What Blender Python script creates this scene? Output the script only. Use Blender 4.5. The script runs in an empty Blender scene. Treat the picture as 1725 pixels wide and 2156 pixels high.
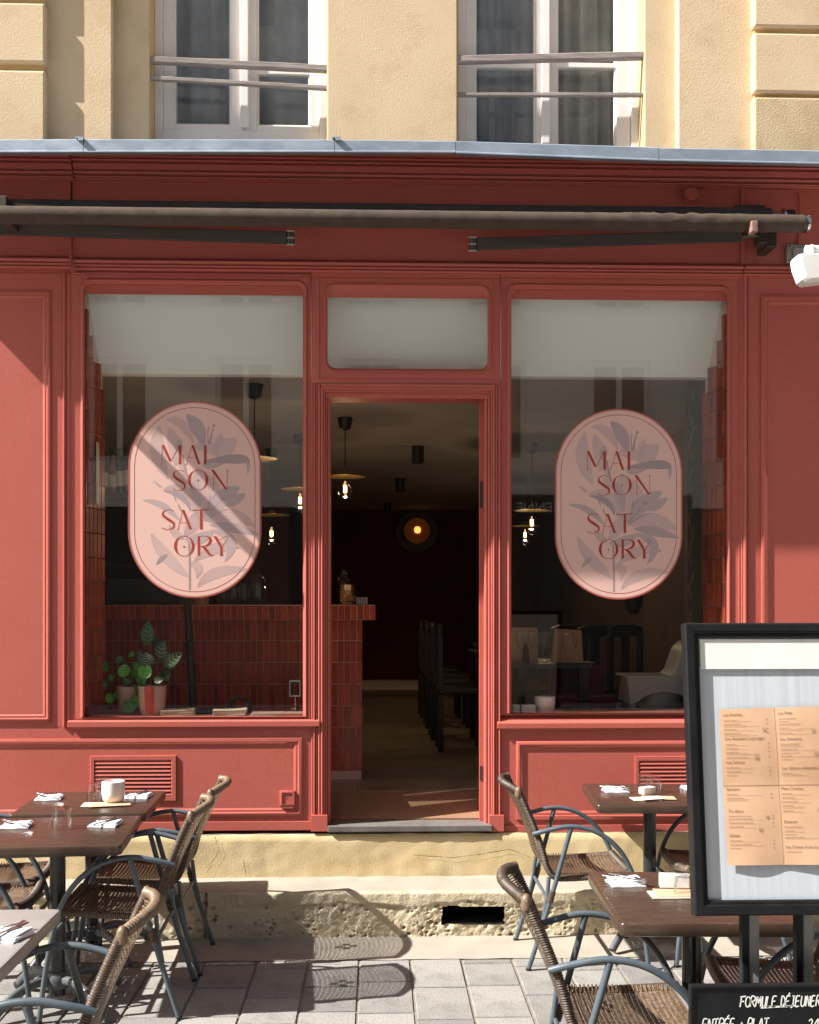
import bpy, bmesh, math, random
from mathutils import Vector, Matrix, noise, Quaternion
random.seed(7)
R_ = math.radians
scene = bpy.context.scene
COL = scene.collection
# ------------------------------------------------------------------ camera, world, sun, exposure
F, E, HV, UC = 2274.0, 1.74, 1268.0, 862.5      # focal length / eye height / horizon row / centre column (1725 x 2156 units)
YAW = R_(1.8)
cam_d = bpy.data.cameras.new('camera'); cam = bpy.data.objects.new('camera', cam_d); COL.objects.link(cam)
cam.location = (0, 0, E); cam.rotation_euler = (R_(90), 0, -YAW)
cam_d.sensor_fit = 'AUTO'; cam_d.sensor_width = 36.0; cam_d.lens = 36.0*F/2156.0
cam_d.shift_y = (HV-1078.0)/2156.0; cam_d.shift_x = 0
cam_d.clip_start = 0.05; cam_d.clip_end = 500
scene.camera = cam
SUN = Vector((1.0, 0.255, -0.97)).normalized()
w = bpy.data.worlds.new('World'); scene.world = w; w.use_nodes = True
nt = w.node_tree; bg = nt.nodes['Background']; sky = nt.nodes.new('ShaderNodeTexSky')
sky.sky_type = 'NISHITA'; sky.sun_disc = False
sky.sun_elevation = math.asin(-SUN.z); sky.sun_rotation = math.atan2(-SUN.x, -SUN.y)
nt.links.new(sky.outputs[0], bg.inputs[0]); bg.inputs[1].default_value = 0.052
sky.dust_density = 3.0; sky.ozone_density = 0.6; sky.air_density = 0.9
sl = bpy.data.lights.new('sun', 'SUN'); sl.energy = 5.0; sl.angle = R_(0.55); sl.color = (1.0, 0.965, 0.91)
so = bpy.data.objects.new('sun', sl); COL.objects.link(so); so.rotation_euler = SUN.to_track_quat('-Z', 'Y').to_euler()
so.location = (-6, -2, 9)
vs = scene.view_settings
vs.view_transform = 'Standard'; vs.look = 'None'; vs.gamma = 1.0; vs.exposure = 1.35
try: vs.use_curve_mapping = False
except Exception: pass
scene.cycles.max_bounces = 10; scene.cycles.transparent_max_bounces = 24; scene.cycles.glossy_bounces = 4
scene.cycles.caustics_reflective = False; scene.cycles.caustics_refractive = False

# ------------------------------------------------------------------ picture -> place
_f = Vector((math.sin(YAW), math.cos(YAW), 0)); _r = Vector((math.cos(YAW), -math.sin(YAW), 0))
def ray(u, v): return _f + _r*((u-UC)/F) + Vector((0, 0, (HV-v)/F))
def W(u, v, y):
    d = ray(u, v); return Vector((0, 0, E)) + d*(y/d.y)
def G(u, v, z=0.0):
    d = ray(u, v); return Vector((0, 0, E)) + d*((z-E)/d.z)
def X(u, y, v=HV): return W(u, v, y).x
def Z(v, y, u=UC): return W(u, v, y).z
def RC(u0, u1, v0, v1, y):
    """rectangle x0,x1,z0(bottom),z1(top) on the plane y"""
    um = max(-50, min(1775, (u0+u1)/2))
    return (X(u0, y), X(u1, y), Z(v1, y, um), Z(v0, y, um))

# ------------------------------------------------------------------ mesh builder
class MB:
    def __init__(s): s.v = []; s.f = []; s.dark = set()
    def add(s, vs, fs):
        o = len(s.v); s.v += [tuple(p) for p in vs]; s.f += [tuple(i+o for i in q) for q in fs]; return s
    def box(s, x0, x1, y0, y1, z0, z1):
        return s.add([(x0,y0,z0),(x1,y0,z0),(x1,y1,z0),(x0,y1,z0),(x0,y0,z1),(x1,y0,z1),(x1,y1,z1),(x0,y1,z1)],
                     [(0,3,2,1),(4,5,6,7),(0,1,5,4),(1,2,6,5),(2,3,7,6),(3,0,4,7)])
    def ubox(s, u0, u1, v0, v1, y0, y1):
        x0, x1, z0, z1 = RC(u0, u1, v0, v1, y0); return s.box(x0, x1, y0, y1, z0, z1)
    def prism(s, poly, y0, y1):
        n = len(poly); vs = [(x, y0, z) for x, z in poly] + [(x, y1, z) for x, z in poly]
        fs = [tuple(range(n)), tuple(range(2*n-1, n-1, -1))]
        fs += [(i, i+n, (i+1) % n + n, (i+1) % n) for i in range(n)]
        return s.add(vs, fs)
    def prismx(s, poly, x0, x1):      # profile in (y,z) extruded along x
        n = len(poly); vs = [(x0, y, z) for y, z in poly] + [(x1, y, z) for y, z in poly]
        fs = [tuple(range(n)), tuple(range(2*n-1, n-1, -1))]
        fs += [(i, i+n, (i+1) % n + n, (i+1) % n) for i in range(n)]
        return s.add(vs, fs)
    def prismz(s, poly, z0, z1):
        n = len(poly); vs = [(x, y, z0) for x, y in poly] + [(x, y, z1) for x, y in poly]
        fs = [tuple(range(n-1, -1, -1)), tuple(range(n, 2*n))]
        fs += [(i, (i+1) % n, (i+1) % n + n, i+n) for i in range(n)]
        return s.add(vs, fs)
    def tube(s, path, r, n=8, caps=True, flat=1.0, up=None):
        path = [Vector(p) for p in path]; m = len(path); rs = r if isinstance(r, (list, tuple)) else [r]*m
        vs = []; prev = None
        for i, p in enumerate(path):
            t = (path[min(i+1, m-1)]-path[max(i-1, 0)]).normalized()
            if prev is None:
                a = Vector(up) if up else (Vector((0, 0, 1)) if abs(t.z) < .9 else Vector((0, 1, 0)))
            else: a = prev
            b = t.cross(a).normalized(); a = b.cross(t).normalized(); prev = a
            for k in range(n):
                q = 2*math.pi*k/n
                vs.append(p + a*(math.cos(q)*rs[i]) + b*(math.sin(q)*rs[i]*flat))
        fs = [(i*n+k, i*n+(k+1) % n, (i+1)*n+(k+1) % n, (i+1)*n+k) for i in range(m-1) for k in range(n)]
        if caps: fs += [tuple(range(n-1, -1, -1)), tuple(range((m-1)*n, m*n))]
        return s.add(vs, fs)
    def lathe(s, prof, c=(0, 0, 0), n=20, sy=1.0):
        c = Vector(c); vs = []; m = len(prof)
        for r, z in prof:
            for k in range(n):
                q = 2*math.pi*k/n; vs.append(c + Vector((max(r, 1e-5)*math.cos(q), max(r, 1e-5)*sy*math.sin(q), z)))
        return s.add(vs, [(i*n+k, i*n+(k+1) % n, (i+1)*n+(k+1) % n, (i+1)*n+k) for i in range(m-1) for k in range(n)])
    def loft(s, loops):
        n = len(loops[0]); vs = [p for L in loops for p in L]
        return s.add(vs, [(i*n+k, i*n+(k+1) % n, (i+1)*n+(k+1) % n, (i+1)*n+k) for i in range(len(loops)-1) for k in range(n)])
    def ribbon(s, pts, wv):
        """flat strip along 2D-in-3D pts: list of (left,right)"""
        vs = []
        for a, b in pts: vs += [a, b]
        return s.add(vs, [(2*i, 2*i+1, 2*i+3, 2*i+2) for i in range(len(pts)-1)])
    def grid(s, nx, ny, fn):
        vs = [fn(i/(nx), j/(ny)) for j in range(ny+1) for i in range(nx+1)]
        return s.add(vs, [(j*(nx+1)+i, j*(nx+1)+i+1, (j+1)*(nx+1)+i+1, (j+1)*(nx+1)+i) for j in range(ny) for i in range(nx)])
    def tf(s, M): s.v = [tuple(M @ Vector(p)) for p in s.v]; return s
    def mesh(s, name, mat, smooth=None, merge=True):
        me = bpy.data.meshes.new(name); me.from_pydata(s.v, [], s.f)
        for i in s.dark: me.polygons[i].material_index = 1
        bm = bmesh.new(); bm.from_mesh(me)
        if merge: bmesh.ops.remove_doubles(bm, verts=bm.verts, dist=2e-5)
        bmesh.ops.recalc_face_normals(bm, faces=bm.faces)
        if smooth:
            for f in bm.faces: f.smooth = True
            for e in bm.edges:
                if len(e.link_faces) == 2 and e.calc_face_angle(0) > R_(smooth): e.smooth = False
        bm.to_mesh(me); bm.free()
        if mat: me.materials.append(mat)
        if s.dark: me.materials.append(bpy.data.materials['rattan_groove_shade'])
        return me

def loop(rect, y, rad=(0, 0, 0, 0), n=7):
    """closed loop of a rounded rectangle; rad = tl,tr,br,bl"""
    x0, x1, z0, z1 = rect; out = []
    for (cx, cz, sx, sz, r, a0) in ((x0, z1, 1, -1, rad[0], 180), (x1, z1, -1, -1, rad[1], 90), (x1, z0, -1, 1, rad[2], 0), (x0, z0, 1, 1, rad[3], -90)):
        ox, oz = cx+sx*r, cz+sz*r
        for k in range(n):
            q = R_(a0 - 90*k/(n-1)); out.append(Vector((ox+r*math.cos(q), y, oz+r*math.sin(q))))
    return out

ROOT = {}
def link(o): COL.objects.link(o); return o
def thing(name, label, cat, loc=(0, 0, 0), group=None, rz=0, kind=None):
    o = link(bpy.data.objects.new(name, None)); o.location = loc; o.rotation_euler = (0, 0, rz); o.empty_display_size = .1
    o['label'] = label; o['category'] = cat
    if group: o['group'] = group
    if kind: o['kind'] = kind
    ROOT[o.name] = Vector(loc); return o
def root_of(p):
    while p.parent: p = p.parent
    return ROOT.get(p.name, Vector((0, 0, 0)))
def bev(o, wd=.002, seg=2, ang=35):
    m = o.modifiers.new('bevel', 'BEVEL'); m.width = wd; m.segments = seg; m.limit_method = 'ANGLE'; m.angle_limit = R_(ang); m.harden_normals = False
    return o
def part(name, mb, mat, parent=None, smooth=None, bevel=0, world=True, label=None, kind=None):
    if isinstance(mb, MB):
        if parent is not None and world:
            off = root_of(parent); mb.v = [(p[0]-off.x, p[1]-off.y, p[2]-off.z) for p in mb.v]
        me = mb.mesh(name, mat, smooth)
    else: me = mb
    o = link(bpy.data.objects.new(name, me))
    if parent is not None: o.parent = parent
    if bevel: bev(o, bevel)
    if label: o['label'] = label
    if kind: o['kind'] = kind
    return o
def solo(name, mb, mat, label, cat, group=None, smooth=None, bevel=0, loc=None):
    o = part(name, mb, mat, None, smooth, bevel); o['label'] = label; o['category'] = cat
    if group: o['group'] = group
    if loc is not None: o.location = loc
    return o
def struct(name, mb, mat, smooth=None, bevel=0):
    o = part(name, mb, mat, None, smooth, bevel); o['kind'] = 'structure'; return o
def copy_tree(o, parent=None):
    c = o.copy(); COL.objects.link(c)
    if parent is not None: c.parent = parent
    for ch in list(o.children): copy_tree(ch, c)
    return c

# ------------------------------------------------------------------ materials
def mat(name, c1, c2=None, rough=.5, scale=8, detail=5, bump=0, bscale=60, bdist=.002, metal=0, spec=.5, rnd=0, coat=0, contrast=(.35, .65),
        stretch=(1, 1, 1), rough2=None, dirt=None, coord='Object', speck=None, sheen=0):
    m = bpy.data.materials.new(name); m.use_nodes = True; n = m.node_tree.nodes; L = m.node_tree.links
    b = n['Principled BSDF']
    b.inputs['Roughness'].default_value = rough; b.inputs['Metallic'].default_value = metal
    b.inputs['Specular IOR Level'].default_value = spec; b.inputs['Coat Weight'].default_value = coat; b.inputs['Coat Roughness'].default_value = .15
    b.inputs['Base Color'].default_value = (*c1, 1)
    tc = n.new('ShaderNodeTexCoord'); mp = n.new('ShaderNodeMapping'); mp.inputs['Scale'].default_value = stretch
    L.new(tc.outputs[coord], mp.inputs[0]); vec = mp.outputs[0]
    col = None
    if c2:
        tx = n.new('ShaderNodeTexNoise'); tx.inputs['Scale'].default_value = scale; tx.inputs['Detail'].default_value = detail; tx.inputs['Roughness'].default_value = .6
        L.new(vec, tx.inputs['Vector'])
        rp = n.new('ShaderNodeValToRGB'); rp.color_ramp.elements[0].position = contrast[0]; rp.color_ramp.elements[1].position = contrast[1]
        rp.color_ramp.elements[0].color = (*c1, 1); rp.color_ramp.elements[1].color = (*c2, 1)
        L.new(tx.outputs[0], rp.inputs[0]); col = rp.outputs[0]
    if dirt:      # (colour, scale, amount, threshold)
        tx = n.new('ShaderNodeTexNoise'); tx.inputs['Scale'].default_value = dirt[1]; tx.inputs['Detail'].default_value = 9; tx.inputs['Roughness'].default_value = .7
        L.new(vec, tx.inputs['Vector'])
        rp = n.new('ShaderNodeValToRGB'); rp.color_ramp.elements[0].position = dirt[3]; rp.color_ramp.elements[1].position = min(1, dirt[3]+.18)
        rp.color_ramp.elements[0].color = (0, 0, 0, 1); rp.color_ramp.elements[1].color = (dirt[2],)*3+(1,)
        L.new(tx.outputs[0], rp.inputs[0])
        mx = n.new('ShaderNodeMix'); mx.data_type = 'RGBA'; mx.inputs[6].default_value = (*c1, 1); mx.inputs[7].default_value = (*dirt[0], 1)
        if col: L.new(col, mx.inputs[6])
        L.new(rp.outputs[0], mx.inputs[0]); col = mx.outputs[2]
    if speck:     # (colour, scale, amount)
        tx = n.new('ShaderNodeTexNoise'); tx.inputs['Scale'].default_value = speck[1]; tx.inputs['Detail'].default_value = 2
        L.new(vec, tx.inputs['Vector'])
        rp = n.new('ShaderNodeValToRGB'); rp.color_ramp.elements[0].position = .52; rp.color_ramp.elements[1].position = .6
        rp.color_ramp.elements[0].color = (0, 0, 0, 1); rp.color_ramp.elements[1].color = (speck[2],)*3+(1,)
        L.new(tx.outputs[0], rp.inputs[0])
        mx = n.new('ShaderNodeMix'); mx.data_type = 'RGBA'; mx.inputs[6].default_value = (*c1, 1); mx.inputs[7].default_value = (*speck[0], 1)
        if col: L.new(col, mx.inputs[6])
        L.new(rp.outputs[0], mx.inputs[0]); col = mx.outputs[2]
    if rnd:
        oi = n.new('ShaderNodeObjectInfo'); mr = n.new('ShaderNodeMapRange'); mr.inputs[3].default_value = 1-rnd; mr.inputs[4].default_value = 1+rnd
        L.new(oi.outputs['Random'], mr.inputs[0])
        hs = n.new('ShaderNodeHueSaturation'); hs.inputs['Color'].default_value = (*c1, 1)
        if col: L.new(col, hs.inputs['Color'])
        L.new(mr.outputs[0], hs.inputs['Value']); col = hs.outputs[0]
    if col: L.new(col, b.inputs['Base Color'])
    if rough2 is not None:
        tx = n.new('ShaderNodeTexNoise'); tx.inputs['Scale'].default_value = scale*2.3; tx.inputs['Detail'].default_value = 6
        L.new(vec, tx.inputs['Vector']); mr = n.new('ShaderNodeMapRange'); mr.inputs[1].default_value = .3; mr.inputs[2].default_value = .7
        mr.inputs[3].default_value = rough; mr.inputs[4].default_value = rough2
        L.new(tx.outputs[0], mr.inputs[0]); L.new(mr.outputs[0], b.inputs['Roughness'])
    if bump:
        tx = n.new('ShaderNodeTexNoise'); tx.inputs['Scale'].default_value = bscale; tx.inputs['Detail'].default_value = 4; tx.inputs['Roughness'].default_value = .6
        L.new(vec, tx.inputs['Vector'])
        bp = n.new('ShaderNodeBump'); bp.inputs['Strength'].default_value = bump; bp.inputs['Distance'].default_value = bdist
        L.new(tx.outputs[0], bp.inputs['Height']); L.new(bp.outputs[0], b.inputs['Normal'])
    return m
def glassmat(name, tint=(.95, .97, .96), refl=1.0, rough=0.0, edge=0.0, ior=1.5):
    curved = edge > 0
    m = bpy.data.materials.new(name); m.use_nodes = True; n = m.node_tree.nodes; L = m.node_tree.links
    n.remove(n['Principled BSDF']); out = n['Material Output']
    tr = n.new('ShaderNodeBsdfTransparent'); tr.inputs[0].default_value = (*tint, 1)
    gl = n.new('ShaderNodeBsdfGlossy'); gl.inputs['Roughness'].default_value = rough; gl.inputs[0].default_value = (refl, refl, refl, 1)
    ge = n.new('ShaderNodeNewGeometry'); dt = n.new('ShaderNodeVectorMath'); dt.operation = 'DOT_PRODUCT'; L.new(ge.outputs['Incoming'], dt.inputs[0]); L.new(ge.outputs['Normal'], dt.inputs[1])
    def mth(op, a, b=None):
        q = n.new('ShaderNodeMath'); q.operation = op; q.use_clamp = op == 'SUBTRACT'
        for i, z in enumerate((a, b)):
            if z is None: continue
            if isinstance(z, (int, float)): q.inputs[i].default_value = z
            else: L.new(z, q.inputs[i])
        return q
    r0 = ((ior-1)/(ior+1))**2
    ab = mth('ABSOLUTE', dt.outputs['Value']); fr = mth('ADD', mth('MULTIPLY', mth('POWER', mth('SUBTRACT', 1.0, ab.outputs[0]).outputs[0], 5.0).outputs[0], 1-r0).outputs[0], r0)
    if curved:
        lw0 = n.new('ShaderNodeLayerWeight'); lw0.inputs[0].default_value = .5; pw = n.new('ShaderNodeMath'); pw.operation = 'POWER'; pw.inputs[1].default_value = 3.0
        mr0 = n.new('ShaderNodeMapRange'); mr0.inputs[3].default_value = .035; mr0.inputs[4].default_value = .85
        L.new(lw0.outputs['Facing'], pw.inputs[0]); L.new(pw.outputs[0], mr0.inputs[0]); fr = mr0
    mx = n.new('ShaderNodeMixShader'); L.new(fr.outputs[0], mx.inputs[0]); L.new(tr.outputs[0], mx.inputs[1]); L.new(gl.outputs[0], mx.inputs[2])
    if edge:
        lw = n.new('ShaderNodeLayerWeight'); lw.inputs[0].default_value = .35
        rp = n.new('ShaderNodeValToRGB'); rp.color_ramp.elements[0].color = (*tint, 1); rp.color_ramp.elements[1].color = tuple(t*(1-edge) for t in tint)+(1,)
        rp.color_ramp.elements[0].position = .3
        L.new(lw.outputs['Facing'], rp.inputs[0]); L.new(rp.outputs[0], tr.inputs[0])
    L.new(mx.outputs[0], out.inputs[0]); return m
def emit(name, c, s):
    m = bpy.data.materials.new(name); m.use_nodes = True; n = m.node_tree.nodes; b = n['Principled BSDF']
    b.inputs['Base Color'].default_value = (*c, 1); b.inputs['Emission Color'].default_value = (*c, 1); b.inputs['Emission Strength'].default_value = s
    return m

RED = mat('red_paint', (.418, .098, .074), (.43, .104, .08), rough=.42, rough2=.55, scale=2.2, bump=.2, bscale=30, bdist=.0013, spec=.32, stretch=(1.2, 1.2, .8),
          dirt=((.36, .084, .062), 3, .25, .56), speck=((.56, .28, .23), 60, .06))
REDW = mat('red_paint_worn', (.41, .094, .070), (.435, .106, .082), rough=.45, rough2=.6, scale=3, bump=.3, bscale=50, bdist=.002, spec=.4,
           dirt=((.52, .30, .24), 22, .7, .63))
STUC = mat('cream_stucco', (.62, .475, .305), (.67, .525, .35), rough=.95, scale=2.2, bump=.4, bscale=105, bdist=.004, spec=.1, dirt=((.48, .34, .18), 3.5, .55, .52))
STUCR = mat('rough_stucco', (.50, .375, .225), (.58, .45, .285), rough=.95, scale=4, bump=.55, bscale=95, bdist=.006, spec=.1, dirt=((.40, .29, .16), 5, .5, .5))
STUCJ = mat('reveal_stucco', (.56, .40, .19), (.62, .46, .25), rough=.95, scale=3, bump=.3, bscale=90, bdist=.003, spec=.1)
YEL = mat('yellow_plinth', (.56, .435, .235), (.63, .51, .31), rough=.95, scale=4, bump=.55, bscale=105, bdist=.003, spec=.1, dirt=((.40, .34, .22), 7, .6, .55))
LIME = mat('limestone', (.58, .50, .36), (.50, .42, .29), rough=.95, scale=6, bump=.8, bscale=60, bdist=.006, spec=.1, dirt=((.26, .24, .16), 9, .65, .54))
CAPS = mat('cement_cap', (.34, .308, .258), (.285, .258, .212), rough=.95, scale=5, bump=.4, bscale=60, bdist=.003, spec=.1, dirt=((.40, .34, .22), 12, .6, .6))
PAVE = mat('granite_paver', (.258, .246, .228), (.205, .196, .182), rough=.9, scale=3, rnd=.2, bump=.6, bscale=110, bdist=.003, spec=.2, speck=((.10, .097, .093), 110, .45),
           dirt=((.14, .128, .11), 6, .8, .53), coord='Object')
KERB = mat('concrete_strip', (.36, .32, .265), (.30, .265, .22), rough=.95, scale=5, bump=.5, bscale=120, bdist=.003, spec=.15, speck=((.25, .22, .19), 160, .4), dirt=((.28, .24, .19), 7, .5, .56))
JOINT = mat('paving_joint', (.215, .19, .155), (.165, .145, .115), rough=1, scale=30, bump=.5, bscale=150)
ZINC = mat('zinc_sheet', (.30, .37, .45), (.40, .47, .55), rough=.38, rough2=.55, scale=5, metal=.55, stretch=(1, 1, 2.5), dirt=((.24, .22, .20), 14, .6, .6), bump=.12, bscale=9, bdist=.004)
WHITE = mat('white_window_paint', (.80, .76, .72), (.85, .81, .77), rough=.4, scale=5, dirt=((.5, .46, .42), 20, .35, .62))
RAIL = mat('weathered_wood_rail', (.22, .185, .165), (.36, .31, .28), rough=.75, scale=9, stretch=(.5, 6, 6), bump=.5, bscale=22, bdist=.003)
CURT = mat('grey_curtain', (.29, .30, .315), (.41, .42, .435), rough=1, scale=5, bump=.2, bscale=300, bdist=.001)
CURT2 = mat('beige_curtain', (.37, .34, .30), (.54, .50, .43), rough=1, scale=5, bump=.2, bscale=300, bdist=.001)
GLASS = glassmat('window_glass', ior=1.62)
GLASSUP = glassmat('upper_window_glass', (.93, .95, .96))
TUMB = glassmat('tumbler_glass', (.97, .97, .97), 1.0, .02, .40)
DGLASS = glassmat('bottle_glass_clear', (.80, .84, .80), 1.0, .02, .7)
GREENG = mat('bottle_green', (.02, .05, .025), rough=.08, spec=.6)
AMBER = mat('bottle_amber', (.25, .10, .02), rough=.1)
FABRIC = mat('awning_fabric', (.048, .030, .020), (.066, .045, .031), rough=.95, scale=14, bump=.5, bscale=240, bdist=.002, dirt=((.10, .085, .04), 9, .5, .6))
FABDK = mat('awning_fabric_shaded', (.030, .024, .026), (.045, .036, .036), rough=.9, scale=10, bump=.3, bscale=220)  # darker copy of the awning cloth, the roll's shade put into its colour
ARM = mat('brown_painted_aluminium', (.034, .024, .019), (.052, .039, .031), rough=.4, scale=6, spec=.5, stretch=(.3, 4, 4), dirt=((.15, .12, .09), 18, .5, .58))
CHROME = mat('bare_metal', (.55, .55, .56), rough=.25, metal=1)
STEEL = mat('cutlery_steel', (.55, .55, .57), rough=.16, metal=1)
TILE = mat('glazed_brick_tile', (.30, .046, .022), (.38, .066, .033), rough=.16, rough2=.3, scale=26, rnd=.25, spec=.3, bump=.25, bscale=45, bdist=.0025)
GROUT = mat('tile_grout', (.66, .50, .43), rough=.95)
BLACK = mat('black_lacquer', (.008, .009, .011), (.013, .014, .016), rough=.35, scale=20, spec=.12)
BLACKW = mat('black_frame_worn', (.010, .010, .011), (.015, .015, .016), rough=.32, rough2=.5, scale=12, spec=.14, dirt=((.40, .38, .35), 75, .8, .72))
PLBLK = mat('black_plastic', (.014, .013, .013), rough=.5)
BOARDW = mat('white_board', (.42, .46, .505), (.48, .52, .56), rough=.6, scale=2, stretch=(38, 1, .6), bump=.25, bscale=1.5, bdist=.002)
PAPER = mat('white_paper', (.66, .66, .65), (.61, .61, .60), rough=.8, scale=7)
KRAFT = mat('kraft_paper', (.50, .30, .175), (.56, .36, .23), rough=.85, scale=6, bump=.2, bscale=25, bdist=.001)
KRAFTL = mat('pale_card', (.72, .58, .42), (.78, .65, .50), rough=.8, scale=10)
INK = mat('printed_ink', (.17, .095, .065), rough=.8)
CHALK = mat('chalk_marker', (.82, .82, .80), (.68, .68, .67), rough=.9, scale=60)
TOPB = mat('brown_laminate', (.040, .024, .0165), (.060, .037, .025), rough=.24, rough2=.34, scale=9, stretch=(1, 9, 1), spec=.5, bump=.08, bscale=40, bdist=.001, dirt=((.17, .11, .062), 6, .7, .60))
TOPG = mat('grey_laminate', (.25, .238, .228), (.29, .275, .26), rough=.4, scale=7, speck=((.3, .29, .28), 120, .3))
POLE = mat('black_table_pole', (.018, .018, .018), (.03, .03, .03), rough=.22, spec=.5, scale=20)
TUBE = mat('blue_grey_tube', (.060, .080, .098), (.082, .102, .12), rough=.33, rough2=.48, scale=14, spec=.5, dirt=((.30, .29, .27), 60, .5, .66))
FEET = mat('table_foot_metal', (.075, .08, .085), (.10, .105, .11), rough=.4, scale=10)
RAT = mat('rattan_wrap', (.10, .066, .042), (.215, .145, .092), rough=.42, scale=170, detail=3, contrast=(.3, .7), spec=.4)
RATG = mat('rattan_groove_shade', (.035, .022, .014), (.06, .04, .026), rough=.55, scale=120)
RATW = mat('rattan_weave', (.065, .042, .027), (.20, .135, .085), rough=.4, scale=85, detail=3, contrast=(.36, .64), spec=.45)
PINK = mat('decal_pink', (.70, .45, .395), rough=.5, spec=.4)
DRED = mat('decal_red', (.34, .035, .022), rough=.5)
LAV = mat('decal_lavender', (.44, .325, .32), rough=.5)
LAVL = mat('decal_lavender_light', (.60, .40, .37), rough=.5)
LAVD = mat('decal_lavender_dark', (.345, .265, .27), rough=.5)
PLASW = mat('white_plastic', (.74, .74, .72), (.68, .68, .65), rough=.35, scale=6, dirt=((.45, .42, .38), 14, .4, .62))
PLASG = mat('grey_plastic', (.30, .27, .24), (.36, .33, .30), rough=.5, scale=8)
CUPW = mat('white_ceramic', (.80, .78, .74), rough=.18)
NAPK = mat('napkin_cloth', (.80, .80, .82), (.74, .74, .77), rough=.95, scale=15, bump=.35, bscale=200, bdist=.001)
POTP = mat('pot_pale_pink', (.62, .40, .32), (.56, .34, .27), rough=.45, scale=7)
POTR = mat('pot_red_stripe', (.55, .075, .04), rough=.4)
LEAF = mat('leaf_green', (.07, .22, .035), (.11, .30, .05), rough=.35, scale=30, rnd=.3)
LEAFD = mat('calathea_leaf', (.022, .05, .022), (.06, .12, .05), rough=.4, scale=40, rnd=.25)
LEAFM = mat('calathea_marking', (.34, .36, .20), (.30, .22, .17), rough=.5, scale=60)
SOIL = mat('potting_soil', (.03, .02, .014), rough=1)
IWALL = mat('interior_wall_brown', (.11, .06, .036), (.14, .078, .046), rough=.8, scale=2)
IRED = mat('interior_wall_red', (.085, .018, .012), (.11, .024, .016), rough=.8, scale=2)
ICEIL = mat('interior_ceiling', (.34, .29, .27), (.38, .33, .305), rough=.9, scale=2)
SOFF = mat('soffit_plaster', (.90, .87, .83), (.93, .90, .86), rough=.85, scale=1.4)
IFLOOR = mat('interior_stone_floor', (.20, .15, .10), (.26, .20, .14), rough=.35, scale=5, rnd=.08, dirt=((.2, .15, .1), 9, .5, .55))
MAT_ = mat('doormat_coir', (.20, .11, .06), (.26, .15, .085), rough=1, scale=60, bump=.6, bscale=300, bdist=.003)
DARKW = mat('dark_wood', (.018, .013, .010), (.03, .02, .015), rough=.4, scale=8)
BRASS = mat('brass_shade', (.30, .20, .07), rough=.35, metal=.8)
THRES = mat('threshold_wood', (.15, .135, .12), (.105, .095, .085), rough=.75, scale=12, bump=.3, bscale=80)
BULB = emit('filament_bulb', (1.0, .50, .15), 13.0)
BULBD = emit('filament_bulb_dim', (1.0, .38, .08), .8)
VOIDM = mat('vent_hole_dark', (.03, .025, .02), rough=1)
CABLE = RED

# ------------------------------------------------------------------ ground
gm = MB(); gm.add([(-60, -60, -.03), (60, -60, -.03), (60, 60, -.03), (-60, 60, -.03)], [(0, 1, 2, 3)])
struct('ground', gm, mat('street_stone', (.34, .33, .315), (.30, .29, .275), rough=.95, scale=6, bump=.3, bscale=90))
pv = struct('pavement', MB().box(-4.2, 4.2, 2.2, 5.262, -.028, -.007), JOINT)
def block_mesh(name, sx, sy, h, m, ch=.0035):
    b = MB(); x, y = sx/2, sy/2
    ring = lambda a, c, z: [(-a, -c, z), (a, -c, z), (a, c, z), (-a, c, z)]
    vs = ring(x, y, -h) + ring(x, y, -ch) + ring(x-ch, y-ch, 0)
    fs = [(i, (i+1) % 4, (i+1) % 4+4, i+4) for i in range(4)] + [(4+i, 4+(i+1) % 4, 8+(i+1) % 4, 8+i) for i in range(4)] + [(8, 9, 10, 11)]
    b.add(vs, fs); return b.mesh(name, m)
cw = .247
pmesh = [block_mesh('paver', cw-.011, ln, .02, PAVE) for ln in (.285, .325, .365)]
plen = (.297, .337, .377)
for i in range(-13, 14):
    xc = .046 + i*cw; y = 5.256 - random.choice((0, .06, .11, .17, .22))
    first = 5.256 - y
    if first > .03:
        me = block_mesh('paver', cw-.011, first-.008, .02, PAVE)
        o = part('paver', me, None, pv); o.location = (xc, 5.256-first/2, random.uniform(-.0012, .0015))
    while y > 3.2:
        k = random.randrange(3)
        o = part('paver', pmesh[k], None, pv); o.location = (xc, y-plen[k]/2, random.uniform(-.0015, .0015)); o.rotation_euler = (random.uniform(-.004, .004), random.uniform(-.004, .004), random.uniform(-.004, .004))
        y -= plen[k]
kb = MB()
kb.grid(120, 8, lambda a, b: (-4.2+8.4*a, 5.266+.36*b, -.002+.003*noise.noise(Vector((a*60, b*3, 0)))+.006*b))
struct('concrete_strip', kb, KERB, smooth=60)

# ------------------------------------------------------------------ building (upper floor, plinth, step)
YS = 6.10
XL, XR = -3.6, 3.4
bld = thing('building', 'cream stucco townhouse above the red shopfront with white casement windows', 'building', (0, 6.1, 0))
ztop = 6.6
zb = 4.02
wu = [(325, 690), (964, 1346)]
w0 = X(315, YS), X(689, YS); w1 = X(963, YS), X(1357, YS)
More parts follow.
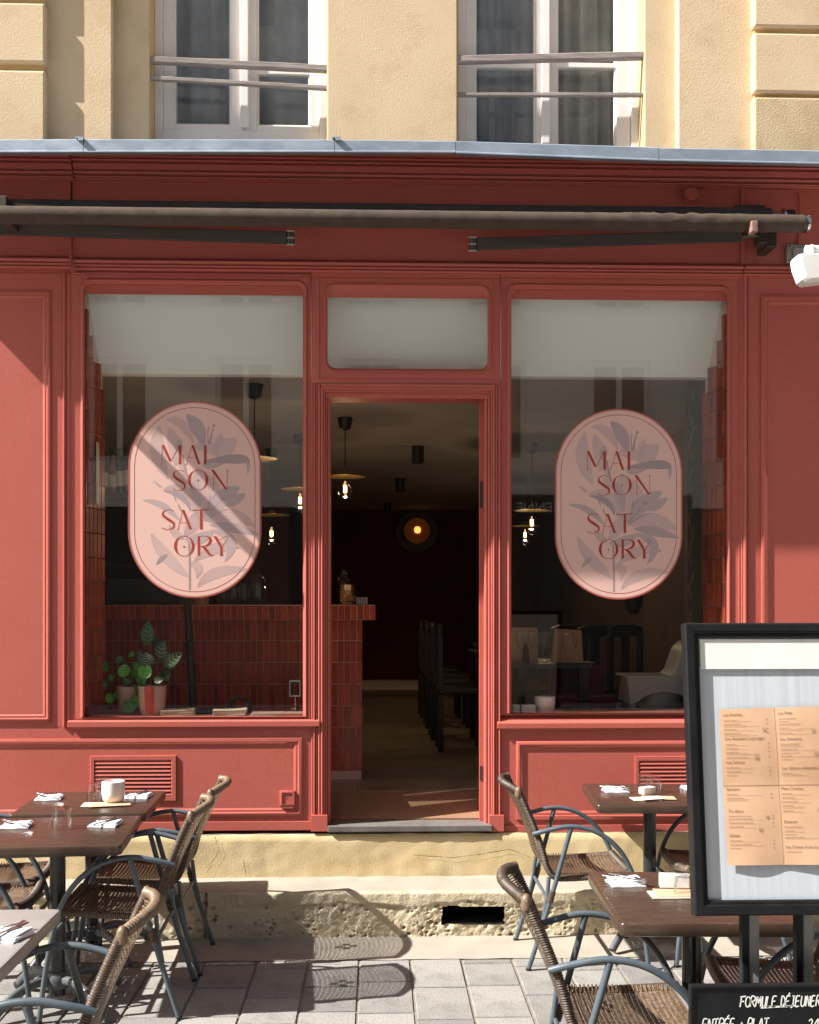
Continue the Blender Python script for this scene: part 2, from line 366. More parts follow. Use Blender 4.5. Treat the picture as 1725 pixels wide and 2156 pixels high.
# inner wall plane pieces between openings
yq, yb = YS-.106, YS-.052
xq0 = X(95, yq); xb0 = X(236, yb); xb1 = X(1428, yb); xq1 = X(1588, yq)
m = MB()
m.box(xb0-.02, w0[0], YS, YS+.3, zb, ztop); m.box(w0[1], w1[0], YS, YS+.3, zb, ztop); m.box(w1[1], xb1+.02, YS, YS+.3, zb, ztop)
part('wall', m, STUC, bld, bevel=.006)
m = MB(); m.box(xq0-.02, xb0, yb, YS+.2, zb, ztop); part('pilaster', m, STUC, bld, bevel=.007)
m = MB(); m.box(xb1, xq1+.02, yb, YS+.2, zb, ztop); part('pilaster', m, STUC, bld, bevel=.007)
# rusticated quoins
def quoin(u_edge, side, joints, mats):
    zs = [zb] + [z for z in joints] + [ztop]
    for i in range(0, len(zs)-1, 2):
        z0, z1 = zs[i], zs[i+1]; q = MB()
        if side < 0: q.box(-3.9, xq0, yq, YS+.18, z0, z1)
        else: q.box(xq1, 3.9, yq, YS+.18, z0, z1)
        part('quoin_block', q, mats[min(i//2, len(mats)-1)], bld, bevel=.012)
jl = [Z(147, yq, 40), Z(131, yq, 40), Z(5, yq, 40), Z(-10, yq, 40)]
jr = [Z(204, yq, 1650), Z(194, yq, 1650), Z(69, yq, 1650), Z(56, yq, 1650)]
quoin(95, -1, jl, [STUC]); quoin(1588, 1, jr, [STUCR, STUC])
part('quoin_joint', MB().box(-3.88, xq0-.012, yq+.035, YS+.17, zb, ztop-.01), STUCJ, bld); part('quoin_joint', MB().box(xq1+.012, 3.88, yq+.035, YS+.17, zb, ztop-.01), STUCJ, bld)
# reveals
YW = YS+.12
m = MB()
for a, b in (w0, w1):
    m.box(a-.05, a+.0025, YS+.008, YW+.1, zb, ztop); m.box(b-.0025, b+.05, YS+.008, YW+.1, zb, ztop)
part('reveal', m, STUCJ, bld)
# plinth (upper, yellow)
YP = 5.885
zst, zpl = .245, .478
PLX0, PLX1 = -3.8, 3.8
m = MB()
def plf(a, b):
    x = PLX0+(PLX1-PLX0)*a; z = zst-.02+(zpl-zst+.02)*b
    return (x, YP-.004+.006*noise.noise(Vector((x*3, z*5, 2)))+.003*noise.noise(Vector((x*16, z*16, 1)))+(.012*max(0, (b-.9)/.1)**1.5), z+(.004*noise.noise(Vector((x*9, 0, 4))) if b > .99 else 0))
m.grid(300, 12, plf)
part('plinth', m, YEL, bld, smooth=60)
m = MB()
m.grid(300, 3, lambda a, b: (PLX0+(PLX1-PLX0)*a, YP+.008+.16*b, zpl+(.004*noise.noise(Vector(((PLX0+(PLX1-PLX0)*a)*9, 0, 4))) if b < .2 else .001)))
part('plinth_ledge', m, CAPS, bld, smooth=60)
# stone step (lower)
YT = 5.60
hx0, hx1 = X(931, YT), X(1063, YT); hz0, hz1 = Z(1947, YT, 1000), Z(1909, YT, 1000)
m = MB(); NX, NZ = 1000, 46; SX0, SX1 = -2.75, 2.75
def pit(x, z):
    o = 0
    for sc, th, am, k in ((24, .30, .034, 0), (50, .26, .016, 7), (12, .16, .036, 3)):
        q = Vector((x*sc, z*sc*1.25, k)); d = noise.voronoi(q)[0][0]; g = noise.noise(Vector((x*5, z*7, k+2)))
        if g > -.05: o += am*max(0, th*(.75+g)-d)/th
    return min(o, .04)
def lipz(x): return .178 + .020*noise.noise(Vector((x*3.1, 0, 9))) + .012*noise.noise(Vector((x*14, 0, 5)))
def stepf(a, b):
    x = SX0+(SX1-SX0)*a; z = -.015+.255*b
    lz = lipz(x) if x > X(500, YT) else lipz(x)+.05
    e = min(1, max(0, (lz-z)/.010))
    y = YT + e*(.005 + pit(x, z) + .009*noise.noise(Vector((x*7, z*7, 0))) + .0035*noise.noise(Vector((x*33, z*33, 0)))+.002*noise.noise(Vector((x*90, z*90, 0)))) + (1-e)*(.003*noise.noise(Vector((x*20, z*20, 7)))+.3*max(0, pit(x, z)-.012))
    if b > .95: y += .010*((b-.95)/.05)
    if abs(x-X(432, YT)-.03*(z-.1)) < .008: y += .025
    return (x, y, z)
vs_ = [stepf(i/NX, j/NZ) for j in range(NZ+1) for i in range(NX+1)]; fs_ = []
for j in range(NZ):
    for i in range(NX):
        cx = SX0+(SX1-SX0)*(i+.5)/NX; cz = -.015+.255*(j+.5)/NZ
        jx = .010*noise.noise(Vector((cz*18, 3, 0))); jz = .012*noise.noise(Vector((cx*11, 8, 0)))
        if hx0+jx < cx < hx1+jx and hz0+jz < cz < hz1+jz: continue
        fs_.append((j*(NX+1)+i, j*(NX+1)+i+1, (j+1)*(NX+1)+i+1, (j+1)*(NX+1)+i))
m.add(vs_, fs_); part('stone_step', m, LIME, bld, smooth=55)
m = MB()
m.grid(400, 10, lambda a, b: (PLX0+(PLX1-PLX0)*a, YT+.010+(YP+.03-YT-.010)*b, .2385+.010*b+.004*noise.noise(Vector((a*70, b*2, 1)))*(.2+b)))
part('step_cap', m, CAPS, bld, smooth=60)
m = MB(); m.box(hx0-.03, hx1+.03, YT+.03, YT+.28, hz0-.03, hz0+.0); m.box(hx0-.03, hx1+.03, YT+.03, YT+.28, hz1, hz1+.02)
m.box(hx0-.04, hx0-.01, YT+.03, YT+.28, hz0, hz1); m.box(hx1+.01, hx1+.04, YT+.03, YT+.28, hz0, hz1); m.box(hx0, hx1, YT+.24, YT+.27, hz0, hz1)
part('vent_hole', m, VOIDM, bld)
def crack(pts, y, wd=.0025):
    b = MB(); P = []
    for i, (u, v) in enumerate(pts):
        p = W(u, v, y); ww = wd*(.5+random.random()); P.append(p)
    fine = []
    for a, c in zip(P[:-1], P[1:]):
        for k in range(6):
            t = k/6; q = a.lerp(c, t); fine.append(q+Vector((.003*noise.noise(q*60), 0, .003*noise.noise(q*70+Vector((9, 9, 9))))))
    fine.append(P[-1])
    prs = []
    for i, q in enumerate(fine):
        t = (fine[min(i+1, len(fine)-1)]-fine[max(i-1, 0)]).normalized(); nn = Vector((-t.z, 0, t.x))*wd*(.35+.9*random.random())
        prs.append((q+nn, q-nn))
    b.ribbon(prs, 0); return b
for pts, y in (([(453, 1762), (462, 1790), (447, 1815), (436, 1838)], YP-.012), ([(514, 1810), (518, 1842)], YP-.012),
               ([(870, 1800), (950, 1806), (1010, 1799), (1075, 1788), (1118, 1806)], YP-.012)):
    part('crack', crack(pts, y, .0022 if y < 5.7 else .0014), VOIDM, bld)

# ------------------------------------------------------------------ upper windows, rails, curtains
def casement(u0, u1, gl, bar_v, bot_v, sill_v, open_right=0):
    """gl = [(u0,u1),(u0,u1)] glass bays"""
    f = part('window', MB().box(X(u0, YW), X(u0, YW)+.001, YW+.05, YW+.051, zb, zb+.01), WHITE, bld)
    zt = ztop
    ys = YW
    m = MB(); xa, xb_ = X(u0, ys)+.001, X(u1, ys)-.001
    zs = Z(sill_v, ys, (u0+u1)/2); zbm = Z(bot_v, ys, (u0+u1)/2)
    m.box(xa, xa+.045, ys, ys+.07, zs-.12, zt); m.box(xb_-.045, xb_, ys, ys+.07, zs-.12, zt)
    m.box(xa+.045, xb_-.045, ys+.001, ys+.07, zs-.12, zbm-.035)
    part('frame', m, WHITE, f, bevel=.004)
    for k, (a, b) in enumerate(gl):
        yy = ys+.012
        ga, gb = X(a, yy+.02), X(b, yy+.02)
        la = xa+.047 if k == 0 else (X(gl[0][1], yy)+ga)/2
        lb = (gb + X(gl[1][0], yy))/2 - .001 if k == 0 else xb_-.047
        m = MB()
        m.box(la, ga, yy, yy+.05, zbm-.033, zt); m.box(gb, lb, yy, yy+.05, zbm-.033, zt)
        m.box(ga, gb, yy+.0015, yy+.05, zbm-.033, zbm)
        bz = Z(bar_v[k], yy, (a+b)/2)
        m.box(ga, gb, yy+.006, yy+.045, bz-.014, bz+.014)
        m.box(ga, ga+.012, yy+.012, yy+.04, zbm, zt); m.box(gb-.012, gb, yy+.012, yy+.04, zbm, zt); m.box(ga+.012, gb-.012, yy+.0125, yy+.04, zbm, zbm+.012)
        part('sash', m, WHITE, f, bevel=.003)
        m = MB(); m.box(ga+.001, gb-.001, yy+.022, yy+.026, zbm+.001, zt); part('pane', m, GLASSUP, f)
    # meeting stile
    c = (gl[0][1]+gl[1][0])/2
    m = MB(); m.box(X(c-9, ys-.012), X(c+9, ys-.012), ys-.012, ys+.011, zbm-.02, zt); part('meeting_stile', m, WHITE, f, bevel=.005)
    m = MB()
    for uu in (u0+18, (u0+u1)/2-4, u1-18):
        m.lathe([(.0001, 0), (.005, 0)], (0, 0, 0), 8).v[-16:]
    return f
casement(325, 690, [(367, 488), (541, 654)], (126, 150), 262, 291)
casement(964, 1346, [(999, 1128), (1171, 1297)], (136, 136), 305, 320)
def curtain(u0, u1, y, lab, matl, amp, fr, seed):
    m = MB(); xa, xb_ = X(u0, y), X(u1, y)
    m.grid(70, 14, lambda a, b: (xa+(xb_-xa)*a, y+amp*noise.noise(Vector((a*fr, b*.5+seed, seed)))+amp*.4*math.sin(a*fr*4.2+seed+.4*b), 4.1+2.3*b))
    solo('curtain', m, matl, lab, 'curtain', smooth=80)
curtain(340, 505, YW+.16, 'grey curtain behind left pane of the left upper window', CURT, .022, 6, 1)
curtain(520, 675, YW+.17, 'dark grey curtain behind right pane of the left upper window', CURT, .018, 5, 4)
curtain(985, 1145, YW+.16, 'grey curtain behind left pane of the right upper window', CURT, .024, 7, 6)
curtain(1150, 1315, YW+.15, 'beige pleated curtain behind right pane of the right upper window', CURT2, .03, 8, 9)
m = MB(); m.box(-2.2, 2.2, YW+.5, YW+.52, 4.0, ztop+.1); part('room_back', m, DARKW, bld)
def rail(a, b, h, dp=.045, y=YS+.03):
    p, q = W(a[0], a[1], y), W(b[0], b[1], y)
    mm = MB(); n = 14; loops = []
    for i in range(n+1):
        c = p.lerp(q, i/n); hh = h/2+.0015*noise.noise(Vector((i*1.3, h*90, 0)))
        loops.append([Vector((c.x, c.y+dd, c.z+zz)) for dd, zz in ((-dp/2, -hh*.7), (-dp/2, hh*.7), (-dp/3, hh), (dp/3, hh), (dp/2, hh*.7), (dp/2, -hh*.7), (dp/3, -hh), (-dp/3, -hh))])
    mm.loft(loops); part('window_rail', mm, RAIL, bld, smooth=50)
rail((314, 127), (689, 146), .036); rail((315, 165), (689, 186), .024, .03)
rail((962, 127), (1352, 118), .040); rail((963, 200), (1352, 200), .020, .03)

# ------------------------------------------------------------------ shopfront
shop = thing('shopfront', 'red painted timber restaurant shopfront with two display windows and open doorway', 'shopfront', (0, 5.9, .478))
YF = 5.90
YG = 5.945
def ub(name, boxes, mt=None, bevel=.002, parent=None):
    m = MB()
    for b in boxes: m.ubox(*b)
    return part(name, m, mt or RED, parent or shop, bevel=bevel)
UL, UR = -420, 2150
xl = -2.98
# cornice: profile in (y,z), swept along x; slopes as the photo's right end drops
def zz(v, y): return Z(v, y, 862)
cv = ((386, 5.888), (383, 5.884), (381, 5.868), (378, 5.866), (377, 5.878), (375, 5.878), (373.5, 5.860), (368, 5.856), (367, 5.868), (365, 5.868), (363.5, 5.850), (351, 5.846), (350, 5.858), (348, 5.858), (346.5, 5.834), (342.5, 5.828), (341.5, 5.842), (339.5, 5.842), (338, 5.81), (334, 5.80), (333, 5.812), (331.5, 5.79), (328, 5.75), (325, 5.72), (324, 5.70))
prof = [(5.96, zz(386, 5.888))] + [(y, zz(v, y)) for v, y in cv] + [(5.70, 4.14), (5.96, 4.18)]
prof = [(5.9-(5.9-y)*1.48 if y < 5.9 else y, z if y >= 5.9 else E+(z-E)*((5.9-(5.9-y)*1.48)/y)) for y, z in prof]
xk = X(157, 5.86)
m = MB(); m.prismx(prof, xk, 3.6); part('cornice', m, RED, shop, bevel=.002)
m = MB(); m.prismx([(y-.010 if y < 5.95 else y, z-.008) for y, z in prof], xl, xk-.004); part('cornice', m, RED, shop, bevel=.002)
# fascia
xk2 = X(152, YF); xr2 = X(1563, YF)
zf0, zf1 = Z(552, YF), Z(384, YF)
part('fascia_board', MB().box(xk2+.002, xr2-.004, YF-.004, 5.97, zf0, zf1), RED, shop, bevel=.003)
part('fascia_board', MB().box(xl, xk2-.004, YF-.012, 5.97, zf0, zf1), RED, shop, bevel=.003)
part('fascia_board', MB().box(xr2+.004, 3.6, YF-.008, 5.97, zf0, zf1), RED, shop, bevel=.003)
part('fascia_strip', MB().box(xr2-.012, xr2+.012, YF-.016, YF-.0085, zf0, zf1+.0), RED, shop, bevel=.002)
# architrave moulding above the windows
pa = []
for i, (v, y) in enumerate(((575, 5.893), (573, 5.884), (570, 5.882), (569, 5.892), (567.5, 5.892), (566.5, 5.876), (563, 5.874), (562, 5.885), (560.5, 5.885), (559.5, 5.866), (554, 5.862), (552, 5.868), (551, 5.880), (549, 5.892))): pa.append((y, Z(v, y)))
pa = [(5.96, pa[0][1])] + pa + [(5.96, pa[-1][1])]
for (a, b, dz, dy) in ((xl, xk2-.004, .004, -.006), (xk2+.002, xr2-.002, 0, 0), (xr2+.002, 3.6, .0, -.004)):
    part('architrave', MB().prismx([(y+dy if y < 5.95 else y, z+dz) for y, z in pa], a, b), RED, shop, bevel=.0012)
m = MB(); x0, x1, z0, z1 = RC(131, 1575, 556, 592, 5.912); m.box(xl, 3.6, 5.912, 5.968, z0, z1); part('head_board', m, RED, shop)
def lf(name, spec, mt=RED, parent=None, bevel=0, smooth=40):
    """spec: list of (u0,u1,v0,v1,rU,y)"""
    m = MB(); k = 5.9/F
    m.loft([loop(RC(a, b, c, d, y), y, tuple(x*k for x in (r if isinstance(r, tuple) else (r,)*4))) for a, b, c, d, r, y in spec])
    return part(name, m, mt, parent or shop, smooth=smooth, bevel=bevel)
def winframe(name, o, g, rt):
    """o outer rect, g glass rect"""
    a, b, c, d = o; e, f, h, i = g; d = i+5
    t = (rt, rt, 0, 0)
    return lf(name, [(a, b, c, d, 0, 5.965), (a, b, c, d, 0, YF+.001), (a+1, b-1, c+1, d, 0, YF-.001), (a+4, b-4, c+4, d, 0, YF-.001), (a+5, b-5, c+5, d, 0, YF+.004),
                     (e-9, f+9, h-34, i, (rt+3, rt+3, 0, 0), YF+.006), (e-8, f+8, h-33, i, (rt+2, rt+2, 0, 0), YF-.002), (e-5, f+6, h-30, i, t, YF-.005), (e-3, f+4, h-28, i, t, YF-.001), (e-2.5, f+3.5, h-27, i, t, YF+.010),
                     (e-1, f+2, h-22, i, t, YF+.014), (e-.5, f+1, h-21, i, t, YF+.030), (e, f, h, i, (0, 0, 0, 0), YF+.031), (e, f, h, i, (0, 0, 0, 0), YF+.060)])
winframe('window_frame', (141, 655, 579, 1520), (179, 638, 621, 1509), 18)
winframe('window_frame', (1055, 1560, 586, 1520), (1077, 1530, 632, 1501), 18)
def beads(name, specs, mt=RED):
    m = MB()
    for u0, u1, v0, v1, y0, yb in specs:
        x0, x1, z0, z1 = RC(u0, u1, v0, v1, y0); w_ = x1-x0; d = max(.004, min(w_*.55, .012)); n = 7; pl = [(x0, yb)]
        for k in range(n+1):
            q = math.pi*k/n; pl.append((x0+w_/2-w_/2*math.cos(q), y0+d*(1-math.sin(q)**.8)))
        pl.append((x1, yb)); m.prismz(pl, z0, z1)
    return part(name, m, mt, shop, smooth=50)
# left jamb steps beside the left display window
beads('jamb_moulding', [(131, 138, 574, 1531, YF-.009, 5.96), (138.2, 150, 575, 1531, YF-.002, 5.96)])
beads('jamb_moulding', [(1560.5, 1566, 575, 1531, YF-.004, 5.96), (1566.2, 1575, 575, 1531, YF-.012, 5.96)])
ub('head_rail', [(150.5, 655, 575, 578.5, YF-.003, 5.96), (656, 1054, 575, 584, YF-.004, 5.96), (1055, 1560, 576, 585.5, YF-.003, 5.96)])
# glass
for (a, b, c, d) in ((178, 639, 600, 1510), (1076, 1531, 606, 1503)):
    x0, x1, z0, z1 = RC(a, b, c, d, YG); part('pane', MB().box(x0-.01, x1+.01, YG, YG+.006, z0-.01, z1), GLASS, shop)
# transom light
lf('transom_frame', [(656, 1054, 585, 808, 0, 5.965), (656, 1054, 585, 808, 0, YF), (657, 1053, 586, 807, 0, YF-.002), (672, 1043, 588, 798, 0, YF-.002), (673, 1042, 589, 797, 0, YF+.003),
                     (682, 1035, 597, 785, 24, YF+.003), (683, 1034, 598, 784, 24, YF-.004), (685, 1032, 601, 782, 22, YF-.005), (687, 1030, 604, 780, 20, YF+.004), (689, 1028, 608, 777, 18, YF+.010),
                     (690, 1027, 628, 776, (2, 2, 18, 18), YF+.018), (690, 1027, 628, 776, (2, 2, 18, 18), YF+.06)])
x0, x1, z0, z1 = RC(684, 1033, 612, 782, YG); part('pane', MB().box(x0, x1, YG, YG+.006, z0, z1), GLASS, shop)
# door surround
VB = 1751
ub('door_head', [(676, 1043, 808.5, 815, YF-.014, 6.02), (678, 1041, 815.2, 821, YF-.010, 6.02), (681, 1038, 821.2, 826, YF-.003, 6.02), (685, 1034, 826.2, 838, YF+.010, 6.06)])
beads('door_jamb', [(676, 681, 815, 1716, YF-.012, 6.0), (681.2, 685, 821, 1716, YF-.005, 6.0), (685.2, 689, 826, 1737, YF+.004, 6.0), (689.2, 695, 838, 1737, YF+.012, 6.06)], REDW)
beads('door_jamb', [(1038, 1043, 815, 1716, YF-.012, 6.0), (1034, 1037.8, 821, 1716, YF-.005, 6.0), (1028, 1033.8, 826, 1737, YF+.004, 6.0), (1021, 1027.8, 838, 1737, YF+.012, 6.06)], REDW)
beads('pilaster', [(655.5, 660, 808, 1716, YF-.003, 5.96), (660.2, 664, 808, 1716, YF-.010, 5.96), (664.2, 669, 808, 1716, YF-.004, 5.96), (669.2, 675.8, 808, 1716, YF-.008, 5.96)], REDW)
beads('pilaster', [(1043.2, 1048, 808, 1716, YF-.008, 5.96), (1048.2, 1050.5, 808, 1716, YF-.004, 5.96), (1050.7, 1054.5, 808, 1716, YF-.010, 5.96)], REDW)
ub('pilaster_base', [(655, 690, 1716.5, VB, YF-.022, 5.96)], REDW); ub('pilaster_base', [(1030, 1062, 1716.5, VB, YF-.022, 5.96)], REDW)
# open door leaf, folded inwards, its worn edge seen from the street
hx = X(1021, 5.99)
dm = MB()
lx0, lx1, lz0, lz1 = RC(1009, 1021, 842, 1738, 5.975)
k_ = 6.62/5.975*1.02; dm.prismz([(lx0, 5.975), (lx1-.004, 5.975), ((lx1-.004)*k_, 6.62), (lx0*k_, 6.62)], lz0, lz1)
leaf = part('door_leaf', dm, REDW, shop, bevel=.003)
dm = MB(); dm.box(lx0+.004, lx0+.02, 5.972, 5.9748, lz0+.25, lz0+.33); part('latch_plate', dm, ARM, leaf); dm = MB(); dm.box(lx0+.004, lx0+.02, 5.972, 5.9748, lz1-.6, lz1-.45); part('latch_plate', dm, ARM, leaf)
# sills
def sill(u0, u1, v0, vback):
    y0 = YF-.020; m = MB(); a, b = X(u0, y0), X(u1, y0); zt = Z(v0, y0, (u0+u1)/2); zb2 = Z(vback, YG, (u0+u1)/2)
    m.prismx([(y0, zt-.032), (y0, zt-.003), (y0+.004, zt), (YG+.0, zb2+.0), (YG+.0, zt-.05), (YF+.01, zt-.05), (YF-.004, zt-.032)], a, b)
    return part('window_sill', m, RED, shop, bevel=.002)
sill(142, 673, 1518, 1508); sill(1048, 1563, 1521, 1502)
# stall risers
def riser(u0, u1, mold, inner, name='stall_riser'):
    x0, x1, z0, z1 = RC(u0, u1, 1531, VB, YF)
    part(name, MB().box(x0, x1, YF+.004, 5.97, z0-.002, z1+.01), RED, shop)
def mould(o, wd, d=.013, dep=.004, name='panel_moulding', base=YF+.004):
    a, b, c, e = o
    s = [(0, base), (0, base-d*.55), (wd*.12, base-d*.8), (wd*.3, base-d), (wd*.42, base-d*.9), (wd*.5, base-d*.45), (wd*.62, base-d*.35), (wd*.75, base-d*.5), (wd*.86, base-d*.25), (wd, base+.0008)]
    return lf(name, [(a+i, b-i, c+i, e-i, 0, y) for i, y in s], smooth=30)
riser(-300, 655, None, None); riser(1052, 2000, None, None)
mould((-330, 637, 1555, 1722), 19, .012); mould((1087, 1760, 1559, 1725), 20, .013)
ub('base_board', [(-300, 654.8, 1732, VB, YF-.002, 5.96)]); ub('base_board', [(1062.5, 2000, 1735, VB+1, YF-.002, 5.96)])
# side panels (left and right of the windows)
x0, x1, z0, z1 = RC(-300, 131, 574, 1531, YF); part('side_panel', MB().box(xl, x1-.001, YF+.003, 5.97, z0+.002, z1), RED, shop)
mould((-250, 107, 610, 1521), 17, .012, name='panel_moulding', base=YF+.003)
x0, x1, z0, z1 = RC(1575, 2000, 574, 1531, YF); part('side_panel', MB().box(x0+.001, 3.4, YF+.003, 5.97, z0, z1), RED, shop)
mould((1603, 2000, 622, 1523), 21, .016, name='panel_moulding', base=YF+.003)
# threshold
m = MB(); x0, x1, z0, z1 = RC(690, 1037, 1738, 1750, YF-.03); m.box(x0, x1, YF-.035, 6.02, z0-.004, z1); part('threshold', m, THRES, shop, bevel=.005)
# louvred vents
def vent(u0, u1, v0, v1, n):
    y = YF-.004
    f = lf('vent', [(u0, u1, v0, v1, 0, YF+.004), (u0, u1, v0, v1, 0, y), (u0+1, u1-1, v0+1, v1-1, 0, y-.002), (u0+8, u1-9, v0+9, v1-9, 0, y-.002), (u0+9.5, u1-10.5, v0+11, v1-10, 0, y+.003), (u0+9.5, u1-10.5, v0+11, v1-10, 0, YF+.0035)], smooth=None)
    a, b, z0, z1 = RC(u0+10, u1-11, v0+11, v1-10, y)
    st = (z1-z0)/n
    part('vent_back', MB().box(a, b, YF+.0022, YF+.0035, z0, z1), VOIDM, f)
    for k in range(n):
        zc = z0+st*(k+.5)
        part('louvre_slat', MB().prismx([(y-.001, zc-st*.32), (y-.001, zc-st*.20), (YF+.0015, zc+st*.36), (YF+.0015, zc+st*.22)], a+.001, b-.001), RED, f)
vent(190, 371, 1591, 1687, 9); vent(1337, 1518, 1592, 1688, 9)
# small square outlet box
m = MB(); k = lf('outlet_box', [(589, 621, 1665, 1698, 0, YF+.004), (589, 621, 1665, 1698, 0, YF-.012), (590, 620, 1666, 1697, 2, YF-.015), (594, 616, 1670, 1693, 2, YF-.015), (594, 616, 1670, 1693, 2, YF-.010), (604, 606, 1680, 1683, 0, YF-.010)], REDW)
x0, x1, z0, z1 = RC(592, 618, 1694, 1702, YF-.012); part('outlet_lip', MB().box(x0, x1, YF-.013, YF+.003, z0, z1), REDW, k)

m = MB(); m.box(-16, -3.62, 5.98, 6.2, -.1, 9.5); part('neighbour_wall', m, STUC, bld)
m = MB(); m.box(3.42, 16, 5.98, 6.2, -.1, 9.5); part('neighbour_wall', m, STUC, bld)
# zinc flashing
def zinc(u0, u1, va, vb, wa, wb):
    m = MB(); y = 5.59; n = 10; loops = []
    for i in range(n+1):
        t = i/n; u = u0+(u1-u0)*t; vb_ = va+(vb-va)*t; x = X(u, y)
        zb_ = W(u, vb_, y).z; zt = W(u, wa+(wb-wa)*t, y).z; d = .004*noise.noise(Vector((u*.02, 1, 0)))
        loops.append([Vector((x, 5.63, zb_+.004)), Vector((x, y-.006, zb_)), Vector((x, y-.006, zb_+.006)), Vector((x, y+d, zb_+.012)), Vector((x, y+d*.6, zt-.006)), Vector((x, y+.006, zt)), Vector((x, 6.0, zt+.16)), Vector((x, 6.12, zt+.165)), Vector((x, 6.12, zt+.155)), Vector((x, 5.63, zt-.02))])
    m.loft(loops); return part('zinc_sheet', m, ZINC, shop, smooth=40)
zs = [(-420, 175.5, 322, 321, 294, 292), (176.5, 704, 321, 321, 292, 293), (705, 959, 321, 322, 293, 296), (960, 1387, 323, 339, 296, 309), (1388, 2150, 339, 355, 310, 324)]
for q in zs: zinc(*q)
for u in (168, 708):
    x = X(u, 5.59); zt = W(u, 293, 5.59).z
    m = MB(); m.box(x-.02, x+.022, 5.573, 5.65, zt+.001, zt+.006); m.box(x-.004, x+.022, 5.572, 5.581, zt-.012, zt+.001); part('zinc_clip', m, ZINC, shop)
# painted cables on the front
def cable(pts, y, r=.0045, name='cable'):
    P = [W(u, v, y) for u, v in pts]; fine = []
    for i in range(len(P)-1):
        p0, p1, p2, p3 = P[max(i-1, 0)], P[i], P[i+1], P[min(i+2, len(P)-1)]
        for k in range(6):
            t = k/6; fine.append(.5*((2*p1)+(p2-p0)*t+(2*p0-5*p1+4*p2-p3)*t*t+(3*p1-p0-3*p2+p3)*t**3))
    fine.append(P[-1]); return MB().tube(fine, r, 6)
cg = 'cables painted into the red front'
solo('cable', cable([(183, 345), (195, 357), (240, 352), (420, 354), (700, 356), (1000, 357), (1200, 359), (1380, 361), (1440, 362), (1452, 372), (1446, 390), (1442, 408), (1444, 420)], 5.853), CABLE, 'thin red painted cable along the cornice above the awning ending at the round box', 'cable', cg, smooth=60)
solo('cable', cable([(1470, 404), (1490, 396), (1540, 397), (1620, 401), (1675, 402), (1683, 410), (1684, 440), (1682, 520)], YF-.018), CABLE, 'short red cable from the round box towards the white floodlight', 'cable', cg, smooth=60)
solo('cable', cable([(150, 500), (151, 540), (155, 560), (162, 575), (175, 576), (182, 583), (180, 592)], 5.858, .004), CABLE, 'red cable hooking down at the left window corner with curled tip', 'cable', cg, smooth=60)
solo('cable', cable([(147, 500), (148, 545), (152, 568), (160, 584), (170, 586)], 5.856, .004), CABLE, 'shorter of two red cables dropping beside the left window corner', 'cable', cg, smooth=60)
c = W(1456, 411, YF-.03)
m = MB(); m.lathe([(0, -.024), (.034, -.024), (.037, -.021), (.037, .02)], (0, 0, 0), 24)
m.tf(Matrix.Translation(c) @ Matrix.Rotation(R_(-90), 4, 'X'))
solo('junction_box', m, RED, 'round red junction box on the fascia above the awning', 'junction box', smooth=40)

# ------------------------------------------------------------------ awning
aw = thing('awning', 'rolled up brown fabric awning with two folded arms above the shopfront', 'awning', (0, 5.64, 3.7))
yb_, zb_ = 5.51, Z(462, 5.51)
xa0, xa1 = -2.27, X(1698, yb_)
yr, zr = 5.77, Z(430, 5.77)-.058
m = MB(); m.tube([(xa0, yr, zr), (xa1-.10, yr, zr)], .058, 24); part('fabric_roll', m, FABDK, aw, smooth=50)
m = MB(); loops = []
n = 160
for i in range(n+1):
    x = xa0+(xa1-xa0-.02)*i/n
    u = UC+(x)*F/5.51; wr = max(0, 1-abs(u-1500)/210)**.6
    bump = .006*math.sin(x*6)+.004*noise.noise(Vector((x*9, 0, 0)))+wr*.016*noise.noise(Vector((x*38, 2, 0)))
    bl = .018*math.exp(-((u-60)/110)**2)
    top = [Vector((x, yr-.045, zr-.045)), Vector((x, (yr+yb_)/2, (zr-.04+zb_+.044)/2+bump*.5)), Vector((x, yb_+.012, zb_+.046+bump*.7+bl))]
    ring_ = [Vector((x, yb_-.044*math.cos(R_(a)), zb_+.044*math.sin(R_(a)))) for a in range(110, -140, -20)]
    out = []
    for kk, p in enumerate(ring_):
        d = p-Vector((x, yb_, zb_)); sc = 1+(wr*.34*noise.noise(Vector((x*26+kk*.6, kk*.45, 3)))+.03*noise.noise(Vector((x*60, kk, 5))))
        out.append(Vector((x, yb_, zb_))+d*sc)
    loops.append(top+out)
m.loft(loops)
part('fabric', m, FABRIC, aw, smooth=60)
m = MB(); m.tube([(xa0-.005, yb_, zb_), (xa1, yb_, zb_)], .040, 20); fb = part('front_bar', m, ARM, aw, smooth=50)
m = MB(); m.tube([(xa1-.004, yb_, zb_), (xa1+.008, yb_, zb_)], .046, 20); m.tube([(xa1-.10, yr, zr), (xa1-.03, yr, zr)], .040, 20); m.tube([(xa1-.032, yr, zr), (xa1-.02, yr, zr)], .056, 20)
part('end_cap', m, CHROME, aw, smooth=50)
m = MB(); m.tube([(xa1-.02, yr, zr), (xa1+.03, yr, zr)], .05, 16); m.box(xa1-.28, xa1-.12, yr+.0, 5.885, zr+.05, zr+.075); part('wall_bracket', m, PLBLK, aw, smooth=50)
